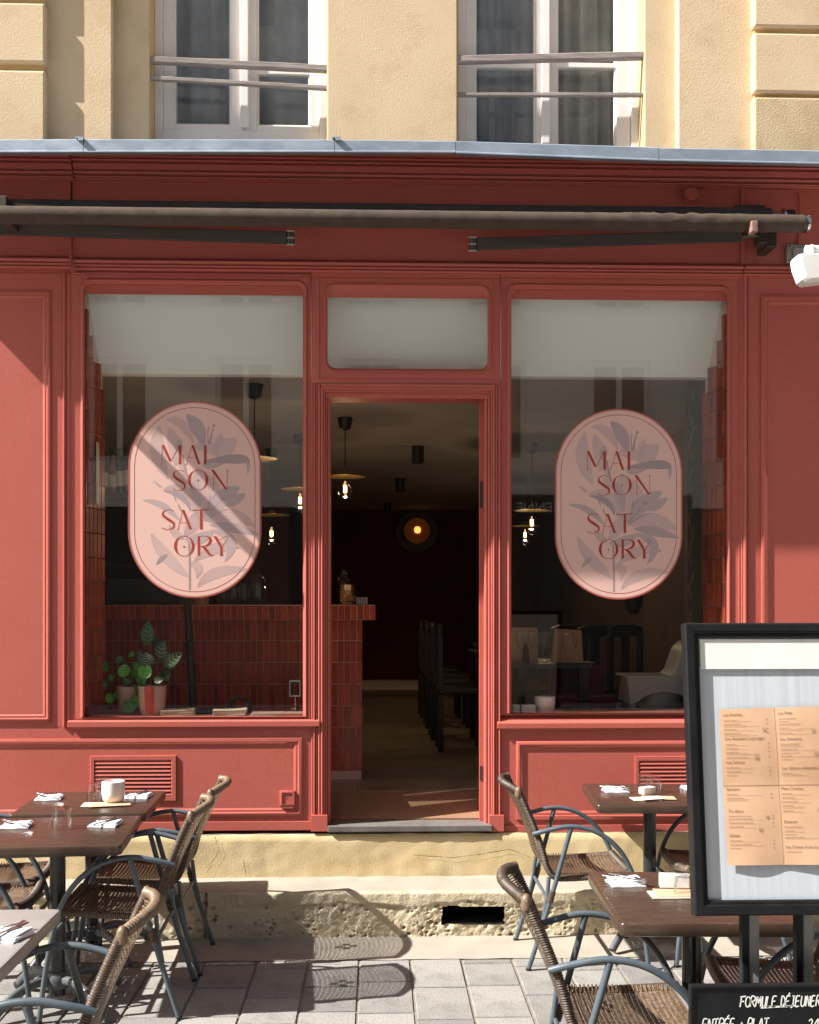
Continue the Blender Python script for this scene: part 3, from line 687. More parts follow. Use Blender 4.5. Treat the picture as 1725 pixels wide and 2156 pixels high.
# folded arms
def arm(pa, pb, h, lab):
    A, B = W(pa[0], pa[1], 5.70), W(pb[0], pb[1], 5.70); t = (B-A).normalized(); up = Vector((0, -.25, 1)).normalized(); nn = t.cross(up).normalized()
    m = MB(); L = []
    for P in (A, B):
        L.append([P+up*a*h+nn*b*.024 for a, b in ((-.5, -.7), (-.1, -1), (.12, -1), (.5, -.7), (.5, .8), (-.5, .8))])
    m.loft(L); m.add(L[0], [(0, 1, 2, 3, 4, 5)]); m.add(L[1], [(5, 4, 3, 2, 1, 0)])
    return part('folding_arm', m, ARM, aw, bevel=.003), A, B, t, up, nn
def knuckle(P, t, up, s, par):
    m = MB()
    m.tube([P-up*.034, P+up*.034], .022, 14); part('elbow_joint', m, ARM, par, smooth=50)
    m = MB(); m.tube([P-up*.037, P-up*.030], .025, 14); m.tube([P+up*.030, P+up*.037], .025, 14); m.tube([P-up*.004, P+up*.004], .0235, 14); part('elbow_ring', m, PLASG, par, smooth=50)
a1, A, B, t, up, nn = arm((-60, 480), (604, 501), .062, ''); knuckle(B+t*.02, t, up, 1, a1)
m = MB(); P = A+t*.22; m.box(P.x-.02, P.x+.03, 5.495, 5.70, P.z-.02, P.z+.10); part('arm_clamp', m, ARM, a1, bevel=.004)
a2, A, B, t, up, nn = arm((1004, 514), (1560, 497), .062, ''); knuckle(A-t*.02, t, up, 1, a2)
m = MB(); m.tube([B, B+t*.10], .016, 10); P = B+t*.11; m.box(P.x-.02, P.x+.03, 5.68, 5.76, P.z-.045, P.z+.04); m.box(P.x+.032, P.x+.085, 5.70, 5.86, P.z-.06, P.z+.045); part('shoulder_bracket', m, ARM, a2, bevel=.004)
c = W(1588, 474, 5.46); m = MB(); m.box(c.x-.018, c.x+.018, 5.45, 5.51, c.z-.038, c.z+.022); part('arm_clamp', m, mat('worn_copper_paint', (.20, .11, .085), (.34, .22, .18), rough=.4, scale=30), a2, bevel=.006)
# end bracket carrying the bar at the left end (just outside the frame)
m = MB(); m.box(-2.41, -2.39, 5.40, 5.90, 3.66, 3.73); part('wall_bracket', m, ARM, aw)

# ------------------------------------------------------------------ floodlight
fl = thing('floodlight', 'white floodlight on a grey wall bracket at the right of the awning', 'floodlight', tuple(W(1675, 535, 5.85)))
x0, x1, z0, z1 = RC(1658, 1696, 514, 553, 5.86); m = MB(); m.box(x0, x1, 5.862, YF-.010, z0, z1); m.box(x0+.03, x1-.0, 5.845, 5.862, z0+.012, z1-.02); br = part('bracket', m, PLASG, fl, bevel=.005)
m = MB()
for a in (.012,):
    for zc in (z0+.012, z1-.012): m.tube([(x0+a, 5.8605, zc), (x0+a, 5.858, zc)], .004, 8)
part('screw', m, PLBLK, br)
hp = W(1712, 528, 5.43)
m = MB(); m.tube([(x1-.02, 5.85, hp.z-.02), (hp.x-.0, 5.47, hp.z-.01)], .014, 10); m.tube([(hp.x-.03, 5.45, hp.z+.012), (hp.x+.06, 5.45, hp.z+.012)], .022, 16); m.box(hp.x-.012, hp.x+.0, 5.42, 5.465, hp.z-.03, hp.z+.03); part('hinge', m, PLASW, fl, smooth=40)
k = 5.38
pts = [(1679, 541), (1682, 560), (1692, 587), (1700, 594), (1800, 583), (1812, 560), (1800, 534), (1700, 530), (1684, 533)]
poly = [(W(u, v, k).x, W(u, v, k).z) for u, v in pts]
m = MB(); poly2 = [((p[0]-poly[0][0])*.86+poly[0][0]+.02, (p[1]-poly[0][1])*.86+poly[0][1]-.004) for p in poly]
m.loft([[Vector((a, k+.10, b)) for a, b in poly], [Vector((a, k+.02, b)) for a, b in poly], [Vector((a, k, b)) for a, b in poly2]])
n_ = len(poly); m.add([Vector((a, k, b)) for a, b in poly2], [tuple(range(n_))]); m.add([Vector((a, k+.10, b)) for a, b in poly], [tuple(range(n_))])
part('lamp_head', m, PLASW, fl, bevel=.006)

# ------------------------------------------------------------------ interior room
ZF, ZC = .625, 3.07
YR = 6.16                                    # back edge of the display reveals
XW0, XW1 = X(178, YG)-.005, X(1531, YG)+.005
rl, rr_ = X(220, YR), X(1481, YR)
struct('interior_floor', MB().box(-4.2, 3.2, 6.40, 15.8, ZF-.1, ZF-.012), GROUT)
fl_o = bpy.data.objects['interior_floor']
for i in range(-4, 4):
    for j in range(0, 8):
        x0 = -.12+i*.92; y0 = 6.405+j*.92+(.0 if i % 2 else .3)*0
        if x0+.9 < -1.2 or x0 > 2.6: continue
        b = MB().box(x0, x0+.913, y0, y0+.913, ZF-.012, ZF); part('floor_slab', b, IFLOOR, fl_o)
struct('interior_ceiling', MB().box(-4.2, 3.2, YR+.06, 15.8, ZC, ZC+.05), ICEIL)
m = MB(); m.box(-4.25, -4.2, YR, 15.8, ZF-.1, ZC); m.box(2.35, 2.45, YR+.05, 15.8, ZF-.1, ZC); m.box(-4.2, -1.2, 15.75, 15.8, ZF-.1, ZC)
struct('interior_wall', m, IWALL)
m = MB(); m.box(-1.2, 3.2, 15.7, 15.8, ZF-.1, ZC); m.box(-1.75, -.95, 11.8, 11.9, ZF, ZC)
struct('interior_wall', m, IRED)
# sloping soffit over the windows, side shells
zs0 = 3.50
m = MB(); m.prismx([(5.975, 3.60), (5.985, 3.56), (YR-.015, Z(791, YR-.015)), (YR+.06, Z(791, YR-.015)), (YR+.06, 4.0), (5.975, 4.0)], -2.6, 2.6); struct('soffit', m, SOFF)
m = MB()
for s, xa, xb_ in ((-1, XW0, rl), (1, XW1, rr_)):
    o = s*.012
    p = [(xa+o, 5.966), (xb_+o, YR), (xb_+s*.9, YR), (xa+s*.9, 5.966)]
    m.prismz(p if s > 0 else p[::-1], ZF-.1, 3.45)
side = struct('reveal_wall', m, GROUT)
# shut off the rest behind the facade
m = MB(); m.box(-3.6, XW0-.9, 5.98, 6.0, .45, 4.1); m.box(XW1+.9, 3.6, 5.98, 6.0, .45, 4.1); m.box(-2.5, 2.6, YR-.02, YR+.1, 3.5, 3.6)
struct('interior_wall', m, IWALL)
def tile_mesh(tw, th, nm='tile'):
    b = MB(); x, z = tw/2, th/2; c = .0022
    rg = lambda a, q, y: [(-a, y, -q), (a, y, -q), (a, y, q), (-a, y, q)]
    b.add(rg(x, z, .006)+rg(x, z, .0016)+rg(x-c, z-c, 0), [(i, (i+1) % 4, (i+1) % 4+4, i+4) for i in range(4)]+[(4+i, 4+(i+1) % 4, 8+(i+1) % 4, 8+i) for i in range(4)]+[(8, 9, 10, 11)])
    return b.mesh(nm, TILE)
TW, TH, GP = .0345, .132, .0045
tm = tile_mesh(TW, TH)
def tile_at(par, p, ang=0):
    o = link(bpy.data.objects.new('tile', tm)); o.parent = par; r0 = root_of(par)
    o.location = Vector(p)-r0 + Vector((0, random.uniform(-.0008, .0008), 0)); o.rotation_euler = (random.uniform(-.006, .006), 0, ang+random.uniform(-.008, .008))
for s, xa, xb_ in ((-1, XW0, rl), (1, XW1, rr_)):
    A, B = Vector((xa, 5.972, 0)), Vector((xb_, YR, 0)); ln = (B-A).length; t = (B-A).normalized()
    ncol = int(ln/(TW+GP)); step = ln/ncol
    ang = math.atan2(t.y, t.x)
    nrm = Vector((-t.y, t.x, 0)); 
    if nrm.x*s > 0: nrm = -nrm
    aa = ang if s < 0 else ang+math.pi
    # local -y of a tile must look into the bay
    rot = math.atan2(nrm.y, nrm.x)+math.pi/2
    for cc in range(ncol):
        P = A+t*(step*(cc+.5))
        zl = 3.40-(.40*(cc+.5)/ncol)
        z = 1.716-TH/2-GP
        while z > 1.50: z -= TH+GP
        z += TH+GP
        z0_ = 1.716-TH/2-GP-(TH+GP)*0
        k = 0
        zz_ = z0_
        while zz_+TH/2 > 1.10: 
            tile_at(side, (P+nrm*.006)+Vector((0, 0, zz_)), rot); zz_ -= TH+GP
        zz_ = z0_+TH+GP
        while zz_+TH/2 < zl: 
            tile_at(side, (P+nrm*.006)+Vector((0, 0, zz_)), rot); zz_ += TH+GP
# lower reveal (below ledge) nothing; display ledges
for (u0, u1, v, nm) in ((178, 655, 1509, 'l'), (1062, 1531, 1502, 'r')):
    zt = Z(v, YG+.01, (u0+u1)/2)
    m = MB(); a, b = X(u0, YG)-.005, X(u1, YG)+.0; yb2 = 6.34 if nm == 'l' else 6.25
    m.box(a, b, YG+.012, yb2, ZF-.1, zt); struct('display_ledge', m, mat('ledge_paint_'+nm, (.26, .10, .08), (.31, .13, .10), rough=.35, scale=5), bevel=.003)
    if nm == 'l': ZLL = zt
    else: ZLR = zt
# door step inside: coir mat sloping up to the stone floor
m = MB(); m.add([(-1.2, 6.02, .535), (1.0, 6.02, .535), (1.0, 6.40, ZF-.005), (-1.2, 6.40, ZF-.005), (-1.2, 6.02, .40), (1.0, 6.02, .40), (1.0, 6.40, .40), (-1.2, 6.40, .40)], [(0, 1, 2, 3), (4, 7, 6, 5), (0, 4, 5, 1), (3, 2, 6, 7), (0, 3, 7, 4), (1, 5, 6, 2)])
m2 = m; x0, x1 = X(690, 6.0), X(1030, 6.0)
m2.v = [((x0 if p[0] < 0 else x1), p[1], p[2]) for p in m2.v]
o = solo('doormat', m2, MAT_, 'brown coir mat sloping inside the open doorway', 'doormat')
# bar counter with brick tiles
YC = 6.80
ctr = thing('bar_counter', 'red tiled bar counter with overhanging tiled top inside the restaurant', 'counter', (-1.2, 7.1, ZF))
cxr = X(763, YC); cxl = -2.35; zlt = 1.722; zlb = zlt-.092; ylip = YC-.09; cxl2 = X(791, ylip)
part('body', MB().box(cxl, cxr-.006, YC+.006, YC+.5, ZF, zlb-.004), GROUT, ctr)
part('top', MB().box(cxl, cxl2-.006, ylip+.006, YC+.62, zlb, zlt), GROUT, ctr)
n = int((cxr-cxl)/(TW+GP))
for i in range(n):
    xx = cxr-TW/2-(TW+GP)*i
    if xx < X(205, YC): break
    for j in range(7):
        zc = zlb-.004-TH*.45-(TH+GP)*j
        if zc-TH/2 < ZF-.02: break
        tile_at(ctr, (xx, YC, zc))
lt = tile_mesh(TW, .088, 'lip_tile')
i = 0
while True:
    xx = cxl2-TW/2-(TW+GP)*i; i += 1
    if xx < X(195, ylip): break
    o = link(bpy.data.objects.new('lip_tile', lt)); o.parent = ctr; o.location = Vector((xx, ylip, (zlt+zlb)/2))-root_of(ctr); o.rotation_euler = (random.uniform(-.01, .01), 0, random.uniform(-.01, .01))
# things on and behind the bar
def lath(name, prof, c, m_, label, cat, group=None, n=20, sy=1):
    mm = MB().lathe(prof, (0, 0, 0), n, sy); return solo(name, mm, m_, label, cat, group, smooth=45, loc=c)
def bottle_prof(r, h, nr=.013): return [(0, 0), (r, 0), (r, h*.62), (r*.8, h*.70), (nr, h*.78), (nr, h*.98), (nr+.003, h*.98), (nr+.003, h), (0, h)]
P = W(541, 1268, 6.88); lath('glass_bottle', bottle_prof(.055, .25, .022), (P.x, 6.90, zlt), DGLASS, 'big clear glass bottle on the bar right of the left pink decal', 'bottle')
for k, u in enumerate((470, 492, 514)):
    P = W(u, 1268, 6.9); lath('glass_jar', [(0, 0), (.034, 0), (.036, .10), (.028, .12), (.03, .14), (0, .14)], (P.x, 6.9, zlt), DGLASS, ('leftmost', 'middle', 'rightmost')[k]+' of three clear glass jars on the bar under the left decal', 'jar', 'glass jars on the bar', 16)
P = W(305, 1268, 6.9)
t = thing('coffee_machine', 'black boxy machine on the bar behind the left decal', 'machine', (P.x, 6.95, zlt))
part('body', MB().box(P.x-.24, P.x+.22, 6.87, 7.2, zlt, zlt+.165), PLBLK, t, bevel=.01)
m = MB()
for k in range(8): m.box(P.x-.18, P.x+.02, 6.866, 6.87, zlt+.02+k*.012, zlt+.025+k*.012)
part('grille', m, DARKW, t)
P = W(420, 1268, 6.95); lath('canister', [(0, 0), (.06, 0), (.06, .15), (0, .15)], (P.x, 6.95, zlt), mat('copper_canister', (.32, .17, .11), rough=.35, metal=.6), 'dull copper canister on the bar behind the left decal', 'canister')
P = W(733, 1268, 6.95)
lath('metal_tumblers', [(0, 0), (.035, 0), (.038, .02), (.05, .024), (.045, .03), (.052, .055), (.047, .06), (.054, .09), (.05, .094), (.056, .13), (.0, .13)], (P.x, 6.95, zlt), mat('copper_cups', (.42, .27, .15), rough=.25, metal=1), 'stack of shiny copper cups on the bar beside the doorway', 'cups')
P = W(722, 1268, 7.0); lath('carafe', bottle_prof(.045, .24, .02), (P.x, 7.1, zlt), DGLASS, 'clear carafe behind the copper cups on the bar', 'carafe')
P = W(762, 1268, 6.98)
t = thing('sugar_rack', 'small rack of upright white sachets on the bar end', 'rack', (P.x, 6.98, zlt))
for k in range(5): part('sachet', MB().box(P.x-.035+k*.015, P.x-.024+k*.015, 6.97, 7.0, zlt+.002, zlt+.05), PAPER, t)
part('tray', MB().box(P.x-.042, P.x+.044, 6.96, 7.01, zlt, zlt+.004), PLBLK, t)
# back bar shelf with bottles
shf = thing('bottle_shelf', 'dark wooden shelf of spirit bottles high behind the bar', 'shelf', (-2.2, 7.6, 2.2))
zsb = Z(1040, 7.5)
part('board', MB().box(-3.2, X(286, 7.6), 7.45, 7.75, zsb-.03, zsb), DARKW, shf)
part('board', MB().box(-3.2, X(330, 7.8), 7.55, 7.85, zsb-.50, zsb-.47), DARKW, shf)
kinds = [(GREENG, .036, .31, 'green'), (AMBER, .04, .27, 'amber'), (DGLASS, .037, .30, 'clear')]
for k in range(9):
    u = 226+k*7.5; g = kinds[(k*2+k//3) % 3]; hh = g[2]*random.uniform(.85, 1.1)
    P = W(u, 1000, 7.56)
    t = thing('spirit_bottle', ('first', 'second', 'third', 'fourth', 'fifth', 'sixth', 'seventh', 'eighth', 'last')[k]+' from the left of the spirit bottles on the high shelf, '+g[3]+' glass', 'bottle', (P.x, 7.52+.05*(k % 2), zsb), 'spirit bottles on the shelf')
    part('glass', MB().lathe(bottle_prof(g[1], hh), (0, 0, 0), 14), g[0], t, smooth=45, world=False)
    part('paper_label', MB().lathe([(g[1]+.0008, hh*.15), (g[1]+.0008, hh*.48)], (0, 0, 0), 14), KRAFTL if k % 2 else PAPER, t, smooth=60, world=False)
P = W(200, 1005, 6.15)
o = solo('wall_print', MB().box(-.004, .004, -.055, .055, -.17, .17), KRAFTL, 'narrow printed card on the left tiled reveal', 'card', loc=(X(203, 6.08)+.012, 6.07, Z(1000, 6.07)))
o.rotation_euler = (0, 0, .16)
# leaning black pole with a round foot in the left window
A, B = W(404, 1496, 6.22), W(392, 1240, 6.30)
t = thing('pole_stand', 'black pole leaning on a flat round foot behind the left window', 'stand', (A.x, 6.22, ZLL))
part('pole', MB().tube([(A.x, 6.26, ZLL+.02), (B.x-.006, 6.33, B.z+.10)], .021, 14), PLBLK, t, smooth=50)
part('foot', MB().lathe([(0, 0), (.20, 0), (.205, .006), (.19, .016), (.03, .024), (0, .024)], (A.x+.03, 6.2, ZLL), 32, .62), PLBLK, t, smooth=40)
# pendants, spots, wall lamp
def pendant(u, vcap, d, vdisc, vb, rdisc, lab, watt=1.0):
    c = W(u, vcap, d); zd, zb2 = W(u, vdisc, d).z, W(u, vb, d).z
    t = thing('pendant_lamp', lab, 'pendant lamp', (c.x, d, ZC))
    part('ceiling_cap', MB().lathe([(0, 0), (.055, 0), (.042, -.075), (.02, -.09), (0, -.09)], (c.x, d, ZC), 20), PLBLK, t, smooth=40)
    part('cord', MB().tube([(c.x, d, ZC-.08), (c.x, d, zd+.03)], .004, 6), PLBLK, t)
    part('shade', MB().lathe([(0, .05), (.02, .045), (.03, .015), (rdisc, .004), (rdisc, 0), (.03, .008), (0, .008)], (c.x, d, zd), 30), BRASS, t, smooth=50)
    b = part('bulb', MB().lathe([(0, .055), (.014, .05), (.018, .035), (.05, .0), (.055, -.025), (.042, -.055), (0, -.072)], (c.x, d, zb2), 16), glassmat('bulb_amber_glass', (1, .8, .4), .6) if False else TUMB, t, smooth=60)
    l = bpy.data.lights.new('pendant_light', 'POINT'); l.energy = watt; l.color = (1, .72, .42); l.shadow_soft_size = .03
    lo = link(bpy.data.objects.new('pendant_light', l)); lo.parent = t; lo.location = Vector((c.x, d, zb2-.085))-Vector(t.location)
    part('filament', MB().box(c.x-.011, c.x+.011, d-.010, d+.010, zb2-.028, zb2+.018), BULB, b)
    return t
pendant(727, 880, 7.8, 1004, 1028, .145, 'brass disc pendant lamp with glowing bulb seen through the doorway')
pendant(536, 808, 6.62, 966, 992, .14, 'disc pendant lamp whose cap shows above the left pink decal', 2.2)
pendant(572, 900, 9.4, 1085, 1122, .16, 'far pendant lamp with glowing bulb at lower right of the left decal')
pendant(632, 900, 8.6, 1030, 1052, .15, 'pendant lamp half hidden by the mullion left of the doorway')
pendant(1120, 900, 9.0, 1075, 1099, .15, 'pendant lamp with glowing bulb left of the right pink decal', 2.5)
pendant(1106, 900, 11.5, 1108, 1125, .15, 'farthest small pendant bulb left of the right pink decal')
for (u, va, vb, d, lab) in ((880, 941, 977, 9.2, 'largest black cylinder spotlight on the ceiling in the doorway'), (843, 1008, 1035, 11.6, 'middle black cylinder spotlight on the dark ceiling'), (816, 1061, 1082, 14.4, 'farthest black cylinder spotlight on the dark ceiling')):
    c = W(u, va, d); h = W(u, va, d).z-W(u, vb, d).z
    lath('ceiling_spotlight', [(0, -h-(c.z-ZC)*0), (.052, -h), (.052, 0), (0, 0)], (c.x, d, ZC-.0005), PLBLK, lab, 'spotlight')
    l = bpy.data.lights.new('spotlight_beam', 'SPOT'); l.energy = 4; l.color = (1, .74, .45); l.spot_size = R_(70); l.spot_blend = .6; l.shadow_soft_size = .03
    lo = link(bpy.data.objects.new('spotlight_beam', l)); lo.location = (c.x, d, ZC-h-.012)
c = W(878, 1118, 15.5)
t = thing('wall_lamp', 'amber glowing wall lamp before a round dark disc at the far back wall', 'wall lamp', (c.x, 15.6, c.z))
part('disc', MB().lathe([(0, 0), (.30, 0), (.30, .03), (0, .03)], (0, 0, 0), 36).tf(Matrix.Translation((c.x, 15.66, c.z)) @ Matrix.Rotation(R_(90), 4, 'X')), DARKW, t, smooth=40)
part('bulb', MB().lathe([(0, -.05), (.035, -.04), (.05, 0), (.035, .04), (0, .05)], (c.x, 15.26, c.z), 14), BULBD, t, smooth=60)
part('globe', MB().lathe([(0, -.19), (.10, -.16), (.17, -.08), (.19, 0), (.17, .08), (.10, .16), (0, .19)], (c.x, 15.44, c.z), 24), emit('amber_glow_glass', (.42, .10, .012), .03), t, smooth=60)
for (u, v, d, lab) in ():
    pass
for (x, y, z, e) in ():
    pass

# plants in the left window
def pot(u0, u1, v0, y, m_, lab, stripe=False):
    c = W((u0+u1)/2, 1500, y); r = (X(u1, y)-X(u0, y))/2; h = Z(v0, y)-ZLL
    t = thing('potted_plant', lab, 'potted plant', (c.x, y, ZLL))
    part('pot', MB().lathe([(0, 0), (r*.74, 0), (r*.82, h*.08), (r*.93, h*.45), (r, h), (r*.93, h), (r*.88, h*.9), (0, h*.9)], (c.x, y, ZLL), 28), m_, t, smooth=45)
    part('soil', MB().lathe([(0, h*.91), (r*.88, h*.91)], (c.x, y, ZLL), 20), SOIL, t)
    return t, c, r, h
t1, c1, r1, h1 = pot(246, 300, 1443, 6.16, POTP, 'trailing plant with round coin leaves in a pale pink pot')
t2, c2, r2, h2 = pot(291, 352, 1442, 6.06, POTP, 'prayer plant with patterned leaves in a pink pot with red stripe')
pp = part('pot_stripe', MB(), POTR, t2) if False else None
m = MB(); prof_ = [(r2*.82+.0015, h2*.08), (r2*.93+.0015, h2*.45), (r2+.0015, h2)]; vs = []
for q0, q1 in ((-112, -72),):
    for r0, z in prof_:
        for k in range(9):
            q = R_(q0+(q1-q0)*k/8); vs.append((c2.x+r0*math.cos(q), 6.06+r0*math.sin(q), ZLL+z))
m.add(vs, [(i*9+k, i*9+k+1, (i+1)*9+k+1, (i+1)*9+k) for i in range(2) for k in range(8)])
m2 = MB(); vs = []
for r0, z in prof_:
    for k in range(5):
        q = R_(-12+24*k/4); vs.append((c2.x+r0*math.cos(q), 6.06+r0*math.sin(q), ZLL+z))
m.add(vs, [(i*5+k, i*5+k+1, (i+1)*5+k+1, (i+1)*5+k) for i in range(2) for k in range(4)])
part('red_stripe', m, POTR, t2, smooth=60)
def coin_leaf(par, c0, u, v, y, rU, tilt=(0, 0), m_=LEAF):
    p = W(u, v, y); r = rU*6/F
    mm = MB(); n = 16
    nrm = Vector((tilt[0], -1, tilt[1])).normalized(); a = nrm.cross(Vector((0, 0, 1))).normalized(); b = a.cross(nrm)
    vs = [p-nrm*.004]+[p+(a*math.cos(2*math.pi*k/n)+b*math.sin(2*math.pi*k/n))*r*.6 for k in range(n)]+[p+(a*math.cos(2*math.pi*k/n)+b*math.sin(2*math.pi*k/n))*r+nrm*.006 for k in range(n)]
    mm.add(vs, [(0, 1+k, 1+(k+1) % n) for k in range(n)]+[(1+k, 1+n+k, 1+n+(k+1) % n, 1+(k+1) % n) for k in range(n)])
    mm.tube([p-nrm*.004, p.lerp(c0, .4)+Vector((0, .03, .03)), c0], .0016, 5)
    o = part('leaf', mm, m_, par, smooth=70)
top1 = Vector((c1.x, 6.16, ZLL+h1))
for (u, v, rU, tx, tz) in ((290, 1403, 10, 0, .1), (262, 1413, 14, -.2, .3), (329, 1403, 1, 0, 0), (317, 1412, 0, 0, 0), (285, 1420, 10, .2, .5), (252, 1390, 9, .2, .6), (279, 1380, 9, -.5, .8), (237, 1427, 9, -.5, .2), (224, 1404, 11, -.7, .2), (298, 1432, 11, .2, .1), (268, 1436, 8, 0, .3), (233, 1470, 11, -.3, -.1), (244, 1463, 9, .4, 0), (261, 1470, 9, 0, .2), (273, 1486, 15, .1, .2), (290, 1476, 13, .3, .1), (294, 1449, 12, .6, .7), (225, 1440, 8, -.4, 0)):
    if rU < 2: continue
    coin_leaf(t1, top1, u, v, 6.06 if rU > 10 else 6.12, rU, (tx, tz))
coin_leaf(t1, top1, 306, 1414, 5.99, 15, (-.1, .15), LEAF)
def pat_leaf(par, c0, base, tip, wd, y, yt, dark=LEAFD, mark=LEAFM):
    p, q = W(base[0], base[1], y), W(tip[0], tip[1], yt); ax = q-p; L = ax.length; a = ax.normalized()
    s = a.cross(Vector((0, -1, 0))).normalized(); nn = Vector((0, -1, 0)); w_ = wd*6/F
    mm = MB(); n = 12; vs = []
    for i in range(n+1):
        t = i/n; ww = w_*math.sin(math.pi*min(1, t*.93+.05)**.85)**1.1; c = p+a*L*t+nn*(.02*math.sin(t*3))
        vs += [c-s*ww+nn*.008, c-s*ww*.5, c-nn*.004, c+s*ww*.5, c+s*ww+nn*.008]
    mm.add(vs, [(i*5+k, i*5+k+1, (i+1)*5+k+1, (i+1)*5+k) for i in range(n) for k in range(4)])
    mm.tube([p, p.lerp(c0, .5)+Vector((0, .02, 0)), c0], .0018, 5)
    o = part('leaf', mm, dark, par, smooth=70)
    mm = MB()
    for sd in (-1, 1):
        for k in range(2, 11, 2):
            t0 = k/n; t1_ = min(.97, t0+.14)
            def pt(t, f, off=.0016):
                ww = w_*math.sin(math.pi*min(1, t*.93+.05)**.85)**1.1
                return p+a*L*t+nn*(.02*math.sin(t*3)+off+.008*f*f)+s*sd*ww*f
            mm.ribbon([(pt(t0, .04), pt(t0+.05, .04)), (pt(t0+.06, .45), pt(t0+.105, .45)), (pt(t1_, .86), pt(min(.98, t1_+.02), .86))], 0)
    part('leaf_marking', mm, mark, o)
top2 = Vector((c2.x, 6.06, ZLL+h2))
GM = mat('calathea_green_marking', (.10, .24, .12), rough=.5)
pat_leaf(t2, top2, (312, 1360), (314, 1304), 15, 6.05, 6.02, mark=GM)
pat_leaf(t2, top2, (314, 1404), (308, 1372), 17, 6.0, 5.98)
pat_leaf(t2, top2, (336, 1392), (348, 1345), 13, 6.06, 6.06)
pat_leaf(t2, top2, (345, 1402), (386, 1372), 14, 6.03, 6.0)
pat_leaf(t2, top2, (340, 1425), (362, 1415), 13, 6.05, 6.04, mark=LEAFD)
pat_leaf(t2, top2, (322, 1432), (350, 1428), 8, 6.0, 5.98)
pat_leaf(t2, top2, (306, 1412), (296, 1366), 10, 6.09, 6.1)
pat_leaf(t2, top2, (332, 1370), (338, 1340), 11, 6.1, 6.12, mark=LEAFD)
pat_leaf(t2, top2, (352, 1410), (366, 1388), 11, 6.08, 6.1)
# booklets and small things on the left ledge
def booklet(u0, u1, y, nlay, lab, m_=PAPER, rot=0):
    a, b = X(u0, y), X(u1, y); c = (a+b)/2; wd = (b-a)/2
    t = thing('booklet_stack' if nlay > 1 else 'booklet', lab, 'booklets', (c, y, ZLL))
    for k in range(nlay):
        mm = MB(); L = []
        n = 10
        mm.grid(n, 3, lambda p, q: (-wd+2*wd*p, -.06+.12*q, .006*k+.0015+.010*max(0, p-.6)*(1 if nlay > 3 else .2)))
        mm.grid(n, 3, lambda p, q: (-wd+2*wd*p, -.06+.12*q, .006*k+.006+.012*max(0, p-.6)*(1 if nlay > 3 else .2)))
        o = len(mm.v)//2; 
        for i in range(n): mm.f.append((i, i+1, o+i+1, o+i))
        q_ = part('booklet', mm, m_ if k % 2 == 0 else POTP, t, world=False); q_.rotation_euler = (0, 0, rot+random.uniform(-.12, .12)); q_.location = (random.uniform(-.008, .008), 0, 0)
booklet(342, 412, 6.06, 5, 'pile of pale menu booklets fanned beside the striped pot', KRAFTL)
booklet(452, 522, 6.06, 5, 'squared pile of pale menu booklets in the middle of the left ledge', KRAFTL)
booklet(528, 596, 6.05, 2, 'flat white leaflets on the left ledge', PAPER)
booklet(600, 645, 6.05, 2, 'flat red and brown leaflets under the small lantern', POTR)
c = W(622, 1500, 6.14)
t = thing('lantern', 'small square glass lantern on a thin metal stem in the left window corner', 'lantern', (c.x, 6.14, ZLL))
zt = Z(1433, 6.14)
part('stem', MB().tube([(c.x, 6.14, ZLL), (c.x, 6.14, zt-.08)], .003, 8), CHROME, t, smooth=60); part('foot', MB().lathe([(0, 0), (.03, 0), (.028, .006), (0, .008)], (c.x, 6.14, ZLL), 18), CHROME, t, smooth=40)
part('glass_box', MB().box(c.x-.028, c.x+.028, 6.112, 6.168, zt-.08, zt-.004), DGLASS, t, bevel=.002)
part('frame', MB().box(c.x-.03, c.x+.03, 6.11, 6.17, zt-.004, zt+.006).box(c.x-.03, c.x+.03, 6.11, 6.17, zt-.086, zt-.08).box(c.x+.026, c.x+.031, 6.109, 6.115, zt-.08, zt-.004).box(c.x-.031, c.x-.026, 6.109, 6.115, zt-.08, zt-.004), CHROME, t)
c = W(505, 1484, 6.2)
t = thing('headphones', 'black padded headphones lying on the left window ledge', 'headphones', (c.x, 6.2, ZLL))
part('band', MB().tube([(c.x+.055*math.cos(R_(q)), 6.2, ZLL+.03+.055*math.sin(R_(q))) for q in range(-20, 201, 12)], .010, 8), PLBLK, t, smooth=60)
for s in (-1, 1): part('ear_pad', MB().lathe([(0, -.014), (.03, -.012), (.034, 0), (.03, .012), (0, .014)], (0, 0, 0), 16).tf(Matrix.Translation((c.x+s*.055, 6.19, ZLL+.034)) @ Matrix.Rotation(R_(80), 4, 'Y')), PLBLK, t, smooth=50)
solo('clipboard', MB().box(-.006, .006, -.05, .05, 0, .26), PLBLK, 'black folder standing against the left tiled reveal', 'folder', loc=(X(191, 6.1), 6.1, ZLL)).rotation_euler = (0, -.08, .1)

